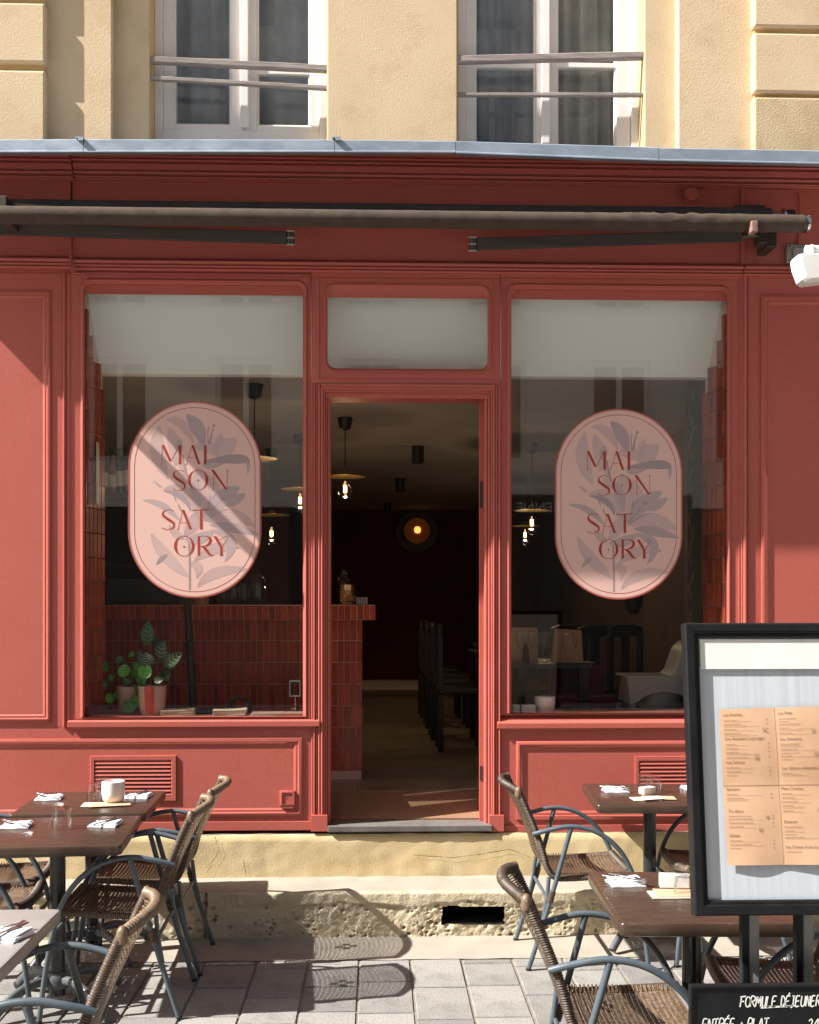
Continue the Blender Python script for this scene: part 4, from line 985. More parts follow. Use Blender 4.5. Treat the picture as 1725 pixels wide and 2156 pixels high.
# right window ledge and the dining room behind
c = W(1149, 1506, 6.03); zr_ = ZLR
lath('white_cup', [(0, .002), (.045, .0), (.056, .012), (.058, .085), (.052, .085), (.05, .016), (0, .012)], (c.x, 6.06, zr_), CUPW, 'white ceramic cup on the right window ledge', 'cup', n=28)
for k, u in enumerate((1087, 1106, 1120)):
    c = W(u, 1506, 6.0)
    solo('white_cube', MB().box(-.022, .022, -.022, .022, 0, .044), PLASW, ('leftmost', 'middle', 'rightmost')[k]+' of three small white cubes lined up on the right window ledge', 'cube', 'white cubes on the ledge', bevel=.004, loc=(c.x, 6.02, zr_))
def dark_table(x0, x1, y0, y1, lab):
    t = thing('dining_table', lab, 'table', ((x0+x1)/2, (y0+y1)/2, ZF))
    part('tabletop', MB().box(x0, x1, y0, y1, ZF+.70, ZF+.73), DARKW, t, bevel=.004)
    for a in (x0+.05, x1-.05):
        for b in (y0+.05, y1-.05): part('leg', MB().box(a-.03, a+.03, b-.03, b+.03, ZF, ZF+.698), DARKW, t)
    return t
YT1 = 6.75; zti = ZF+.73
tx0, tx1 = X(1020, YT1), X(1245, YT1)
dark_table(tx0, tx1, YT1-.05, YT1+.6, 'dark dining table laid with glasses behind the right window')
c = W(1200, 1400, 6.82)
t = thing('tent_menu', 'orange kraft menu card standing on the dining table behind a wine glass', 'menu', (c.x, 6.9, zti))
m = MB(); m.add([(c.x-.10, 6.86, zti), (c.x+.09, 6.84, zti), (c.x+.09, 6.90, zti+.205), (c.x-.08, 6.92, zti+.215), (c.x-.10, 6.98, zti), (c.x+.09, 6.96, zti)], [(0, 1, 2, 3), (5, 4, 3, 2)]); part('card', m, KRAFT, t)
m = MB()
for k in range(7):
    a = c.x+.03+.006*k; m.ribbon([(Vector((a, 6.868+.001*k, zti+.07+.01*(k % 3))), Vector((a+.003, 6.868, zti+.07+.01*(k % 3)))), (Vector((a+.012, 6.879, zti+.11+.013*(k % 4))), Vector((a+.014, 6.879, zti+.11+.013*(k % 4))))], 0)
part('printed_plant', m, INK, t)
for k, (u, lab) in enumerate(((1090, 'kraft menu card standing at the left end of the dining table'), (1118, 'kraft menu card standing second from left on the dining table'))):
    c = W(u, 1400, 7.1); m = MB(); m.box(-.05, .05, -.002, .002, 0, .22); solo('menu_card', m, KRAFT, lab, 'menu', loc=(c.x, 7.12, zti)).rotation_euler = (-.15, 0, 0)
wg = [(0, .001), (.033, 0), (.033, .003), (.006, .008), (.005, .07), (.012, .08), (.036, .11), (.04, .15), (.036, .19)]
for k, (u, y) in enumerate(((1196, 6.78), (1125, 6.95), (1140, 6.9), (1152, 7.0), (1100, 6.95), (1112, 7.05))):
    c = W(u, 1400, y); lath('wine_glass', wg, (c.x, y, zti), TUMB, 'clear stemmed glass in front of the orange tent menu' if k == 0 else 'clear stemmed glass on the left half of the dining table, '+('', 'third', 'fourth', 'rightmost', 'leftmost', 'second')[k]+' in the cluster', 'wine glass', None if k == 0 else 'wine glasses on the dining table', 18)
c = W(1107, 1400, 6.85); lath('pepper_mill', [(0, 0), (.024, 0), (.026, .03), (.016, .055), (.022, .08), (.018, .1), (.01, .105), (.012, .12), (0, .125)], (c.x, 6.85, zti), PLBLK, 'black pepper mill on the dining table', 'pepper mill')
for k, u in enumerate((1232, 1252)):
    c = W(u-12, 1400, 6.8); m = MB(); m.grid(10, 6, lambda a, b: (-.035+.07*a, -.04+.08*b, .004+.022*math.sin(a*3.14)*abs(noise.noise(Vector((a*4, b*4, k*3)))))); solo('folded_napkin', m, NAPK, 'crumpled white napkin near the table edge, '+('left one' if k == 0 else 'right one')+' of two behind the right window', 'napkin', smooth=60, loc=(c.x, 6.78, zti))
x0 = X(1165, 7.2); m = MB(); m.prismx([(7.0, ZF+.43), (7.4, ZF+.43), (7.4, ZF+.68), (7.36, ZF+.68), (7.36, ZF+.50), (7.0, ZF+.50)], x0, X(1285, 7.2)); solo('red_bench', m, mat('magenta_seat', (.22, .02, .06), rough=.7), 'magenta upholstered bench under the dining table', 'bench', bevel=.02)
def dark_chair(u, y, lab, rz=0):
    c = W(u, 1400, y); t = thing('dining_chair', lab, 'chair', (c.x, y, ZF), 'dark chairs in the dining room', rz)
    part('seat', MB().box(-.2, .2, -.2, .2, .43, .47), DARKW, t, world=False, bevel=.01)
    for a in (-.18, .18):
        part('leg', MB().box(a-.02, a+.02, -.2, -.16, 0, .428), DARKW, t, world=False); part('leg', MB().box(a-.02, a+.02, .16, .2, 0, .428), DARKW, t, world=False)
        part('back_post', MB().box(a-.02, a+.02, .165, .2, .471, .86), DARKW, t, world=False)
    part('back_rail', MB().prism([(-.2, .861), (.2, .861), (.19, .93), (.1, .95), (-.1, .95), (-.19, .93)], .165, .2), DARKW, t, world=False, bevel=.006)
    part('back_splat', MB().box(-.04, .04, .172, .19, .55, .86), DARKW, t, world=False)
    return t
dark_chair(1238, 7.75, 'dark wooden chair silhouetted nearest the orange menu in the right window', .7)
dark_chair(1296, 7.75, 'dark wooden chair in the middle of three behind the high chair', .7)
dark_chair(1360, 7.75, 'dark wooden chair directly behind the white high chair tray', .7)
for k, (u, y) in enumerate(((975, 8.2), (955, 8.9), (940, 9.7), (925, 10.6))):
    dark_chair(u, y, ('nearest', 'second', 'third', 'farthest')[k]+' dark chair in the row along the doorway aisle', 1.57)
for k, y in enumerate((8.6, 10.2)): dark_table(X(990, y), X(1100, y), y-.3, y+.3, ('nearer', 'farther')[k]+' dark table by the aisle inside the doorway')
# high chair
yh = 6.62; c = W(1370, 1500, yh)
t = thing('high_chair', 'white plastic child high chair behind the right window', 'high chair', (c.x, yh, ZF))
def PZ(u, v, y=yh): p = W(u, v, y); return (p.x, p.z)
arc = [PZ(1440-i*0, 1497) for i in ()]
poly = [PZ(1320, 1427), PZ(1462, 1427), PZ(1474, 1482), PZ(1458, 1484)] + [PZ(1400+58*math.cos(R_(q)), 1486-28*math.sin(R_(q))) for q in range(10, 175, 15)] + [PZ(1333, 1482), PZ(1327, 1482)]
part('seat_skirt', MB().prism(poly, yh-.01, yh+.02), PLASW, t, bevel=.004)
poly = [PZ(1320, 1425), PZ(1306, 1427), PZ(1298, 1472), PZ(1314, 1480), PZ(1327, 1480)]
a = W(1322, 1427, yh); m = MB(); m.add([PZ(1320, 1426)[:1]+(yh,)+PZ(1320, 1426)[1:], PZ(1327, 1482)[:1]+(yh,)+PZ(1327, 1482)[1:], (W(1301, 1472, yh+.3).x, yh+.3, W(1301, 1472, yh+.3).z), (W(1308, 1424, yh+.3).x, yh+.3, W(1308, 1424, yh+.3).z)], [(0, 1, 2, 3)]); part('side_skirt', m, PLASW, t)
a0 = W(1320, 1427, yh); b0 = W(1465, 1427, yh)
part('tray', MB().box(a0.x, b0.x, yh-.012, yh+.32, a0.z-.004, a0.z+.012), PLASW, t, bevel=.006)
m = MB(); bp = [(1408, 1424), (1420, 1412), (1428, 1390), (1436, 1368), (1450, 1352), (1475, 1348), (1475, 1424)]
m.prism([PZ(u, v, yh+.05) for u, v in bp], yh+.03, yh+.30); part('seat_back', m, PLASW, t, smooth=50, bevel=.008)
m = MB(); m.lathe([(0, -.10), (.08, -.09), (.15, -.04), (.165, .04), (0, .05)], (W(1395, 1470, yh).x, yh+.16, W(1395, 1470, yh).z), 24); part('seat_bowl', m, PLASW, t, smooth=60)
for (u, y) in ((1303, yh+.28), (1334, yh+.01), (1455, yh+.01), (1460, yh+.28)):
    p = W(u, 1478, y); part('leg', MB().tube([(p.x, y, p.z), (p.x-.03 if u < 1400 else p.x+.03, y, ZF)], .017, 10), PLASG, t, smooth=60)
# hanging dark shape and right post with garland, added to stand for a reflection
c = W(1335, 1270, 8.2); lath('dark_pendant', [(0, -.09), (.03, -.08), (.06, -.03), (.075, .05), (.07, .16), (0, .18)], (c.x, 8.2, c.z), DARKW, 'dark drop shaped shade hanging under the right pink decal', 'shade')
pt = thing('reflection_garland', 'straw coloured strand up a grey post, added for a reflection beside the right tiled reveal', 'garland', (X(1463, 6.40), 6.40, ZLR))
x0, x1 = X(1450, 6.42), X(1478, 6.42); part('post', MB().box(x0, x1, 6.44, 6.50, ZF, ZC), mat('grey_post', (.12, .10, .08), rough=.6), pt)
m = MB()
for k in range(150):
    z = ZLR+.1+(3.0-ZLR-.1)*k/150; a = x0+.01+.012*math.sin(k*.35)
    if noise.noise(Vector((k*.11, 0, 0))) < -.12: continue
    L = random.uniform(.02, .05); q = random.uniform(-.2, 1.0)
    m.tube([(a, 6.42, z), (a+L*.5*q, 6.41, z+L*.6), (a+L*q*.7, 6.405, z+L)], [.0015, .0012, .0006], 4)
part('stalks', m, mat('reflection_straw', (.42, .34, .22), rough=.8), pt)

# ------------------------------------------------------------------ pink window decals with lily print
def smoothpts(P, k=8, closed=False):
    out = []; n = len(P)
    for i in range(n if closed else n-1):
        g = lambda j: Vector(P[j % n] if closed else P[max(0, min(n-1, j))])
        p0, p1, p2, p3 = g(i-1), g(i), g(i+1), g(i+2)
        for q in range(k):
            t = q/k; out.append(.5*((2*p1)+(p2-p0)*t+(2*p0-5*p1+4*p2-p3)*t*t+(3*p1-p0-3*p2+p3)*t**3))
    if not closed: out.append(Vector(P[-1]))
    return out
def strokes():
    """lettering in decal pixels: list of polygons strips [(left,right)...]"""
    S = []
    def bar(a, b, w0, w1=None):
        a, b = Vector(a), Vector(b); w1 = w0 if w1 is None else w1; t = (b-a).normalized(); n = Vector((-t.y, t.x)); S.append([(a+n*w0/2, a-n*w0/2), (b+n*w1/2, b-n*w1/2)])
    def par(x0, x1, x2, x3, y0, y1): S.append([((Vector((x0, y0))), Vector((x1, y0))), (Vector((x2, y1)), Vector((x3, y1)))])
    def curve(pts, ws, k=8):
        P = smoothpts([p for p in pts], k); Wd = [Vector((a, 0)) for a in ws]; Q = smoothpts([tuple(q) for q in Wd], k); out = []
        for i, p in enumerate(P):
            t = (P[min(i+1, len(P)-1)]-P[max(i-1, 0)]).normalized(); n = Vector((-t.y, t.x)); h = Q[i].x/2; out.append((p+n*h, p-n*h))
        S.append(out)
    def ring(cx, cy, rx, ry, thick, thin):
        out = []
        for k in range(41):
            q = 2*math.pi*k/40; c, s = math.cos(q), math.sin(q); h = thin+(thick-thin)*abs(c)**1.6
            o = Vector((cx+rx*c, cy+ry*s)); i_ = Vector((cx+(rx-h)*c, cy+(ry-thin)*s)); out.append((o, i_))
        S.append(out)
    def star(cx, cy, r):
        for q in range(4):
            a = math.pi/2*q; p = Vector((cx+r*math.cos(a), cy+r*math.sin(a))); n = Vector((-math.sin(a), math.cos(a)))*r*.26; c = Vector((cx, cy)); S.append([(c+n, c-n), (p, p)])
        S.append([(Vector((cx-r*.3, cy)), Vector((cx, cy-r*.3))), (Vector((cx, cy+r*.3)), Vector((cx+r*.3, cy)))])
    th = 26; tn = 5
    def A(x0, xm, x1, y0, y1):
        par(x0-1, x0+4, xm-6, xm-1, y1, y0) ; par(xm-15, xm+9, x1-26, x1, y0, y1); bar((x0+(xm-x0)*.33, y1-(y1-y0)*.34), (x1-24, y1-(y1-y0)*.34), 4); bar((x0-8, y1), (x0+10, y1), 6)
    def SS(x0, x1, y0, y1):
        w_, h = x1-x0, y1-y0
        curve([(x0+w_*.86, y0+h*.08), (x0+w_*.55, y0+.5), (x0+w_*.16, y0+h*.10), (x0+w_*.12, y0+h*.30), (x0+w_*.50, y0+h*.50), (x0+w_*.88, y0+h*.70), (x0+w_*.82, y0+h*.92), (x0+w_*.42, y1+1), (x0+w_*.04, y0+h*.92)], [8, 5, 10, 22, 27, 22, 11, 5, 9])
    # MAI
    par(423, 428, 423, 428, 540, 725); par(420, 446, 495, 520, 535, 695); par(515, 520, 588, 596, 690, 545); par(589, 615, 589, 615, 535, 725); bar((416, 725), (434, 725), 5)
    A(662, 727, 804, 533, 725); par(838, 864, 838, 864, 535, 725)
    # SON
    SS(528, 662, 783, 985); ring(780, 880, 101, 101, 28, 5); star(780, 884, 17)
    par(931, 936, 931, 936, 800, 972); par(905, 935, 1046, 1068, 778, 972); par(1064, 1069, 1064, 1069, 780, 970); bar((1058, 782), (1076, 782), 6); bar((924, 970), (942, 970), 5)
    # SAT
    SS(420, 555, 1173, 1371); A(580, 634, 720, 1175, 1369); par(797, 823, 797, 823, 1175, 1369); bar((724, 1180), (892, 1173), 8, 8); bar((724, 1187), (740, 1180), 5); 
    # ORY
    ring(643, 1535, 101, 101, 28, 5); star(642, 1541, 17)
    par(775, 799, 775, 799, 1436, 1630)
    curve([(795, 1438), (850, 1437), (893, 1455), (900, 1487), (880, 1518), (840, 1535), (797, 1538)], [5, 6, 20, 27, 22, 8, 4]); curve([(815, 1537), (850, 1560), (880, 1600), (905, 1625), (934, 1622)], [16, 26, 26, 16, 4])
    par(930, 960, 996, 1022, 1436, 1545); par(997, 1022, 997, 1022, 1543, 1630); curve([(1020, 1540), (1050, 1490), (1070, 1455), (1058, 1436), (1035, 1445), (1000, 1470), (965, 1466)], [5, 5, 5, 5, 4, 4, 3])
    bar((988, 1629), (1030, 1629), 4)
    return S
def lily():
    """petals: (base, ctrl, tip, half width, style, dark)"""
    P = [((480, 870), (320, 600), (405, 345), 72, 'l', 0), ((560, 740), (570, 520), (490, 370), 62, 'l', 0), ((605, 640), (570, 540), (612, 478), 42, 'f', 0),
         ((735, 520), (650, 270), (465, 285), 44, 'l', 0), ((830, 540), (800, 340), (662, 235), 66, 'fl', 1), ((930, 590), (1030, 590), (1155, 470), 92, 'l', 0), ((950, 570), (985, 500), (1010, 410), 38, 'l', 0),
         ((830, 700), (1250, 640), (1285, 700), 46, 'f', 1), ((1180, 640), (1300, 640), (1268, 820), 24, 'f', 0), ((745, 580), (850, 480), (985, 650), 62, 'l', 0), ((830, 720), (860, 760), (1080, 680), 40, 'f', 0),
         ((650, 830), (640, 740), (585, 700), 30, 'l', 0), ((700, 920), (640, 860), (580, 800), 26, 'l', 0),
         ((790, 1270), (800, 1000), (780, 760), 92, 'l', 0), ((790, 1150), (770, 980), (715, 860), 50, 'f', 0), ((880, 1200), (1010, 1010), (880, 830), 58, 'l', 0),
         ((770, 1230), (680, 930), (440, 985), 72, 'l', 0), ((705, 1190), (660, 1000), (445, 995), 30, 'f', 1), ((600, 1290), (450, 1090), (238, 1085), 30, 'fl', 0), ((425, 960), (390, 930), (335, 892), 12, 'f', 0),
         ((850, 1270), (1000, 1020), (1190, 955), 78, 'f', 0), ((1000, 1130), (1130, 1100), (1245, 1012), 52, 'f', 0), ((880, 1300), (1080, 1150), (1340, 1340), 70, 'l', 0), ((900, 1325), (1100, 1330), (1370, 1420), 46, 'fl', 1),
         ((640, 1440), (760, 1310), (750, 1200), 62, 'l', 0), ((650, 1470), (800, 1490), (935, 1380), 52, 'fl', 0), ((640, 1460), (560, 1440), (495, 1330), 34, 'l', 1), ((900, 1380), (1230, 1430), (1040, 1690), 50, 'f', 0),
         ((690, 1840), (440, 1660), (320, 1412), 58, 'l', 0), ((480, 1620), (430, 1640), (365, 1725), 20, 'l', 1), ((735, 1690), (950, 1500), (1180, 1550), 50, 'l', 0), ((690, 1725), (830, 1690), (765, 1855), 42, 'l', 0),
         ((775, 1945), (900, 1740), (1275, 1768), 50, 'l', 0)]
    F_, Dk, FL = [], [], []
    def bez(a, c, b, t): a, c, b = Vector(a), Vector(c), Vector(b); return a*(1-t)**2+c*2*t*(1-t)+b*t*t
    def dbez(a, c, b, t): a, c, b = Vector(a), Vector(c), Vector(b); return ((c-a)*(1-t)+(b-c)*t).normalized()
    for a, c, b, wd, st, dk in P:
        tgt = Dk if dk else F_; N = 20
        def at(t, k):
            p = bez(a, c, b, t); d = dbez(a, c, b, t); n = Vector((-d.y, d.x)); return p+n*k*wd*(math.sin(math.pi*min(1, t*.96+.02))**.8)
        if 'f' in st: F_.append([(at(i/N, -1), at(i/N, 1)) for i in range(N+1)]) if 'l' in st else tgt.append([(at(i/N, -1), at(i/N, 1)) for i in range(N+1)])
        if st == 'l': FL.append([(at(i/N, -1), at(i/N, 1)) for i in range(N+1)])
        if 'l' in st:
            nl = max(4, int(wd/8.5))
            for k in range(nl+1):
                q = -1+2*k/nl; hw = 2.0/wd*1.2
                tgt.append([(at(i/N, q-hw*(1.3 if abs(q) < 1 else 1)), at(i/N, q+hw)) for i in range(N+1)])
    for pts, ww in (([(625, 630), (640, 730), (675, 850)], 20), ([(690, 1500), (697, 1750), (697, 1968)], 20), ([(888, 530), (905, 440), (936, 345)], 9), ([(885, 525), (875, 430), (882, 350)], 10), ([(905, 520), (915, 420), (930, 380)], 12),
                    ([(835, 1280), (920, 1180), (1015, 1070)], 11), ([(850, 1290), (930, 1230), (1065, 1165)], 12), ([(835, 1260), (880, 1160), (940, 1025)], 7), ([(825, 1255), (860, 1150), (900, 1040)], 7), ([(530, 1020), (548, 1050), (560, 1085)], 12), ([(585, 1125), (600, 1160), (620, 1195)], 14), ([(882, 1115), (895, 1080), (905, 1035)], 14), ([(925, 1070), (938, 1045), (945, 1020)], 14), ([(1160, 1550), (1172, 1552), (1184, 1550)], 14)):
        Q = smoothpts(pts, 6); Dk.append([(q+_nn(Q, i)*ww/2, q-_nn(Q, i)*ww/2) for i, q in enumerate(Q)])
    for cx, cy, r in ((936, 340, 15), (1020, 1064, 22)):
        Dk.append([(Vector((cx+r*math.cos(math.pi*k/10-1.57), cy+r*.8*math.sin(math.pi*k/10-1.57))), Vector((cx-r*math.cos(math.pi*k/10-1.57), cy+r*.8*math.sin(math.pi*k/10-1.57)))) for k in range(11)])
    return F_, Dk, FL
def _nn(Q, i):
    t = (Q[min(i+1, len(Q)-1)]-Q[max(i-1, 0)]).normalized(); return Vector((-t.y, t.x))
def decal(uc, vc, wU, lab):
    y = YG-.0015; c = W(uc, vc, y); sc = wU*(y/F)/1313.0
    t = thing('window_decal', lab, 'window decal', (c.x, y, c.z))
    def mp(p, off): return (c.x+(p[0]-748)*sc, y-off, c.z-(p[1]-1075)*sc)
    def stad(inset, off, n=32):
        r = 656.5-inset; cy0, cy1 = 1075-318.5, 1075+318.5; out = []
        for k in range(n+1): q = math.pi+math.pi*k/n; out.append(mp((748+r*math.cos(q), cy0+r*math.sin(q)), off))
        for k in range(n+1): q = math.pi*k/n; out.append(mp((748+r*math.cos(q), cy1+r*math.sin(q)), off))
        return out
    m = MB(); L = stad(0, 0); m.add(L, [tuple(range(len(L)))]); m.loft([L, stad(0, -.0012)]); part('sticker', m, PINK, t)
    m = MB(); m.loft([stad(1, .0004), stad(11, .0004)]); m.loft([stad(15, .0004), stad(19, .0004)]); m.loft([stad(60, .0004), stad(66, .0004)]); part('border_line', m, DRED, t)
    F_, Dk, FL = lily()
    for nm, S, mt, off in (('petal_print', FL, LAVL, .0003), ('flower_print', F_, LAV, .00045), ('flower_shading', Dk, LAVD, .0006), ('lettering', strokes(), DRED, .0009)):
        m = MB()
        for k_, s_ in enumerate(S): m.ribbon([(Vector(mp(a, off+k_*1e-6)), Vector(mp(b, off+k_*1e-6))) for a, b in s_], 0)
        part(nm, m, mt, t)
decal(410.6, 1052.0, 277.5, 'pink oval decal with lily and red lettering on the left window crossed by a shadow')
decal(1303.2, 1061.5, 272.5, 'pink oval decal with lily and red lettering on the right window')

# ------------------------------------------------------------------ rattan armchairs
def catmull(P, k=8):
    P = [Vector(p) for p in P]; out = []
    for i in range(len(P)-1):
        p0, p1, p2, p3 = P[max(i-1, 0)], P[i], P[i+1], P[min(i+2, len(P)-1)]
        for q in range(k):
            t = q/k; out.append(.5*((2*p1)+(p2-p0)*t+(2*p0-5*p1+4*p2-p3)*t*t+(3*p1-p0-3*p2+p3)*t**3))
    out.append(P[-1]); return out
def resample(P, st):
    out = [P[0]]; acc = 0
    for a, b in zip(P[:-1], P[1:]):
        L = (b-a).length; 
        if L < 1e-9: continue
        d = st-acc
        while d <= L: out.append(a.lerp(b, d/L)); d += st
        acc = L-(d-st)
    return out
def wrapped(mm, P, r, pitch=.0078, n=8):
    """tube wound with cane: a ridge per turn"""
    Q = resample(catmull(P), pitch/2); rs = [r*(1.0 if i % 2 else .83)+random.uniform(-.0004, .0004) for i in range(len(Q))]
    f0 = len(mm.f); mm.tube(Q, rs, n)
    for i in range(0, len(Q)-1, 2): mm.dark.update(range(f0+i*n, f0+i*n+n))  # one flank of every turn coloured dark, painting in the groove shade
HWD = .205                                     # half width between the uprights
def upright(t, s):
    """back upright, t 0 at the seat bend .. 1 at the top"""
    return Vector((-.185-.145*t-.012*math.sin(t*math.pi)*-1, s*HWD, .455+.39*t))
def arch(q):
    """top rail, q -1..1 : bows backwards and up"""
    return Vector((-.33-.055*(1-q*q), HWD*q, .845+.016*(1-abs(q)**3)))
def build_chair():
    ch = thing('rattan_armchair', 'rattan armchair', 'armchair')
    # wrapped L shaped frames: upright bending into the seat side rail
    for s in (-1, 1):
        m = MB()
        P = [upright(1, s), upright(.75, s), upright(.5, s), upright(.25, s), upright(.06, s), Vector((-.155, s*HWD, .434)), Vector((-.08, s*HWD, .428)), Vector((.06, s*HWD, .436)), Vector((.20, s*(HWD-.005), .446))]
        wrapped(m, P, .0165)
        m.lathe([(0, .018), (.008, .015), (.0155, .004), (.0178, -.012), (.016, -.03)], upright(1, s)+Vector((0, 0, .005)), 10)
        part('wrapped_frame', m, RAT, ch, smooth=45, world=False)
    m = MB(); wrapped(m, [arch(q/6) for q in range(-6, 7)], .0185, .012, 10); part('top_rail', m, RAT, ch, smooth=45, world=False)
    m = MB(); wrapped(m, [Vector((.205+.014*(1-(q/5)**2), HWD*q/5*.99, .450-.016*(1-(q/5)**2))) for q in range(-5, 6)], .022, .012, 10); part('front_rail', m, RAT, ch, smooth=45, world=False)
    # woven seat
    def seatp(a, b): # a 0 back..1 front, b -1..1
        x = -.165+.365*a; z = .440+.012*a-.026*(1-b*b)*(.35+.65*math.sin(math.pi*min(1, a*.95+.05)))
        return Vector((x, HWD*b, z))
    def backp(a, b): # a 0 bottom..1 top
        p = upright(a*.99, 1); bow = (1-b*b)*.055*(.25+.75*a)
        return Vector((p.x-bow, HWD*b, p.z+.016*a*(1-abs(b)**3)-.0*a))
    def weave(fn, na, nb, wa, wb, la, lb, amp, dia):
        mm = MB()
        for i in range(na):                      # strands running across (b direction)
            a = (i+.5)/na; pts = []
            for j in range(nb*2+1):
                b = -1+2*j/(nb*2); off = amp*(1 if (i+j//1) % 2 else -1)*(j % 2 and 1 or -1)
                p = fn(a, b); e = .002
                nrm = (fn(min(1, a+e), b)-fn(max(0, a-e), b)).cross(fn(a, min(1, b+e))-fn(a, max(-1, b-e))).normalized()
                d = (fn(min(1, a+e), b)-fn(max(0, a-e), b)).normalized()
                q = p+nrm*off; pts.append((q-d*wa/2, q+d*wa/2))
            mm.ribbon(pts, 0)
        for j in range(nb):
            b = -1+2*(j+.5)/nb; pts = []
            for i in range(15):
                a = i/14; p = fn(a, b); e = .002; d = (fn(a, min(1, b+e))-fn(a, max(-1, b-e))).normalized(); pts.append((p-d*wb/2, p+d*wb/2))
            mm.ribbon(pts, 0)
        if dia:                                   # denser woven diamond in the middle
            for i in range(na):
                for j in range(nb):
                    a, b = (i+.5)/na, -1+2*(j+.5)/nb
                    if abs(a-.52)*3.4+abs(b)*1.5 < .42 and (i//3+j//2) % 2 == 0:
                        h, g = .55/na, 1.1/nb; mm.add([fn(a-h, b-g), fn(a+h, b-g), fn(a+h, b+g), fn(a-h, b+g)], [(0, 1, 2, 3)])
        return mm
    part('seat', weave(seatp, 44, 34, .0066, .0088, 0, 0, .0016, False), RATW, ch, world=False)
    part('backrest', weave(backp, 50, 30, .0045, .0042, 0, 0, .0016, True), RATW, ch, world=False)
    m = MB()
    for j in range(26):                           # long strands over the seat edges
        for s in (-1, 1):
            x = -.15+.34*j/25; m.tube([seatp((x+.165)/.365, s*.80)+Vector((0, 0, .002)), Vector((x, s*(HWD-.006), .452))], .0028, 4, caps=False)
    part('edge_strands', m, RATW, ch, world=False, kind='stuff')
    # metal tube frame
    for s in (-1, 1):
        y = s*(HWD+.022)
        P = [(-.262, s*(HWD+.010), .640), (-.20, y, .660), (-.10, y+s*.008, .680), (.0, y+s*.012, .668), (.085, y+s*.014, .625), (.155, y+s*.012, .555), (.20, y+s*.008, .475), (.222, y+s*.006, .41)]
        part('armrest', MB().tube(resample(catmull(P), .012), .0115, 10), TUBE, ch, smooth=60, world=False)
        P = [(.222, y+s*.006, .41), (.245, y+s*.008, .30), (.268, y+s*.012, .15), (.285, y+s*.015, .006)]
        lg = part('leg', MB().tube(resample(catmull(P), .03)+[Vector((.285, y+s*.015, .006))], .0113, 10), TUBE, ch, smooth=60, world=False)
        part('foot_cap', MB().tube([(.285, y+s*.015, .012), (.286, y+s*.015, 0)], .0126, 10), PLBLK, lg, smooth=60, world=False)
        lg = part('leg', MB().tube([(-.085, y+s*.010, .672), (-.155, y+s*.002, .42), (-.215, y, .22), (-.285, y, .006)], .0113, 10), TUBE, ch, smooth=60, world=False)
        part('foot_cap', MB().tube([(-.2835, y, .012), (-.287, y, 0)], .0126, 10), PLBLK, lg, smooth=60, world=False)
        m = MB(); wrapped(m, [(-.170, y, .375), (-.178, y, .345), (-.186, y, .318)], .0185, .008); part('binding', m, RAT, ch, smooth=45, world=False)
        part('brace', MB().tube([(-.185, s*HWD, .435), (-.195, s*(HWD+.01), .34), (-.215, y-s*.004, .235)], .010, 8), TUBE, ch, smooth=60, world=False)
    part('cross_bar', MB().tube([(-.19, -HWD-.02, .33), (-.19, HWD+.02, .33)], .009, 8), TUBE, ch, smooth=60, world=False)
    part('cross_bar', MB().tube([(.235, -HWD-.02, .36), (.235, HWD+.02, .36)], .009, 8), TUBE, ch, smooth=60, world=False)
    return ch
chair0 = build_chair(); used = [False]
def place_chair(pos, rz, label, group):
    o = chair0 if not used[0] else copy_tree(chair0); used[0] = True
    o.location = (pos[0], pos[1], 0); o.rotation_euler = (0, 0, rz); o['label'] = label; o['group'] = group; return o
def by_feet(near, far, facing, label, group):
    """rear feet given by their picture points on the ground"""
    a, b = G(*near), G(*far); mid = (a+b)/2; d = (b-a); d.z = 0
    rz = math.atan2(d.y, d.x)-math.pi/2 if facing > 0 else math.atan2(-d.y, -d.x)-math.pi/2
    rz *= .6
    if facing < 0 and abs(rz) < 1: rz = math.pi+rz
    f = Vector((math.cos(rz), math.sin(rz), 0)); return place_chair(mid+f*.285, rz, label, group)
cgp = 'rattan armchairs around the terrace tables'
def rotmod(r):
    return (r+math.pi) % (2*math.pi)-math.pi
def feet(near, far, facing, label, adj=0):
    a, b = G(*near), G(*far); mid = (a+b)/2; tilt = math.atan2(b.x-a.x, b.y-a.y)*.5
    rz = (-tilt if facing > 0 else math.pi-tilt)+adj
    f = Vector((math.cos(rz), math.sin(rz), 0)); return place_chair(mid+f*.285, rz, label, cgp)
def knob(uv, facing, rz, label):
    """near end of the top rail given by its picture point"""
    p = G(uv[0], uv[1], .845); f = Vector((math.cos(rz), math.sin(rz), 0)); side = Vector((0, -1, 0)); lat = Vector((-math.sin(rz), math.cos(rz), 0)); lat = lat if lat.y < 0 else -lat
    return place_chair(p+f*.33-lat*HWD, rz, label, cgp)
feet((425, 2050), (445, 1993), -1, 'rattan armchair at the right of the far left table, closest to the shopfront')
feet((382, 2143), (405, 2068), -1, 'rattan armchair at the right of the near brown table on the left')
knob((258, 1966), -1, math.pi+.05, 'rattan armchair pulled up to the grey table in the left front corner')
feet((1112, 2040), (1087, 1983), 1, 'rattan armchair left of the far right table, standing before the broken stone step')
knob((1108, 1897), 1, -.04, 'rattan armchair left of the near right table with sunlit woven seat')
fe = G(66, 1886, .45); place_chair((fe.x-.22, fe.y), .03, 'rattan armchair cut by the left picture edge, left of the near brown table', cgp)
fe = G(95, 1834, .45); place_chair((fe.x-.22, 5.20), .0, 'rattan armchair mostly hidden under the far left table, at its left side', cgp)
fe = G(1397, 1800, .45); place_chair((fe.x+.24, 5.36), math.pi+.04, 'rattan armchair half hidden behind the menu stand at the far right table', cgp)
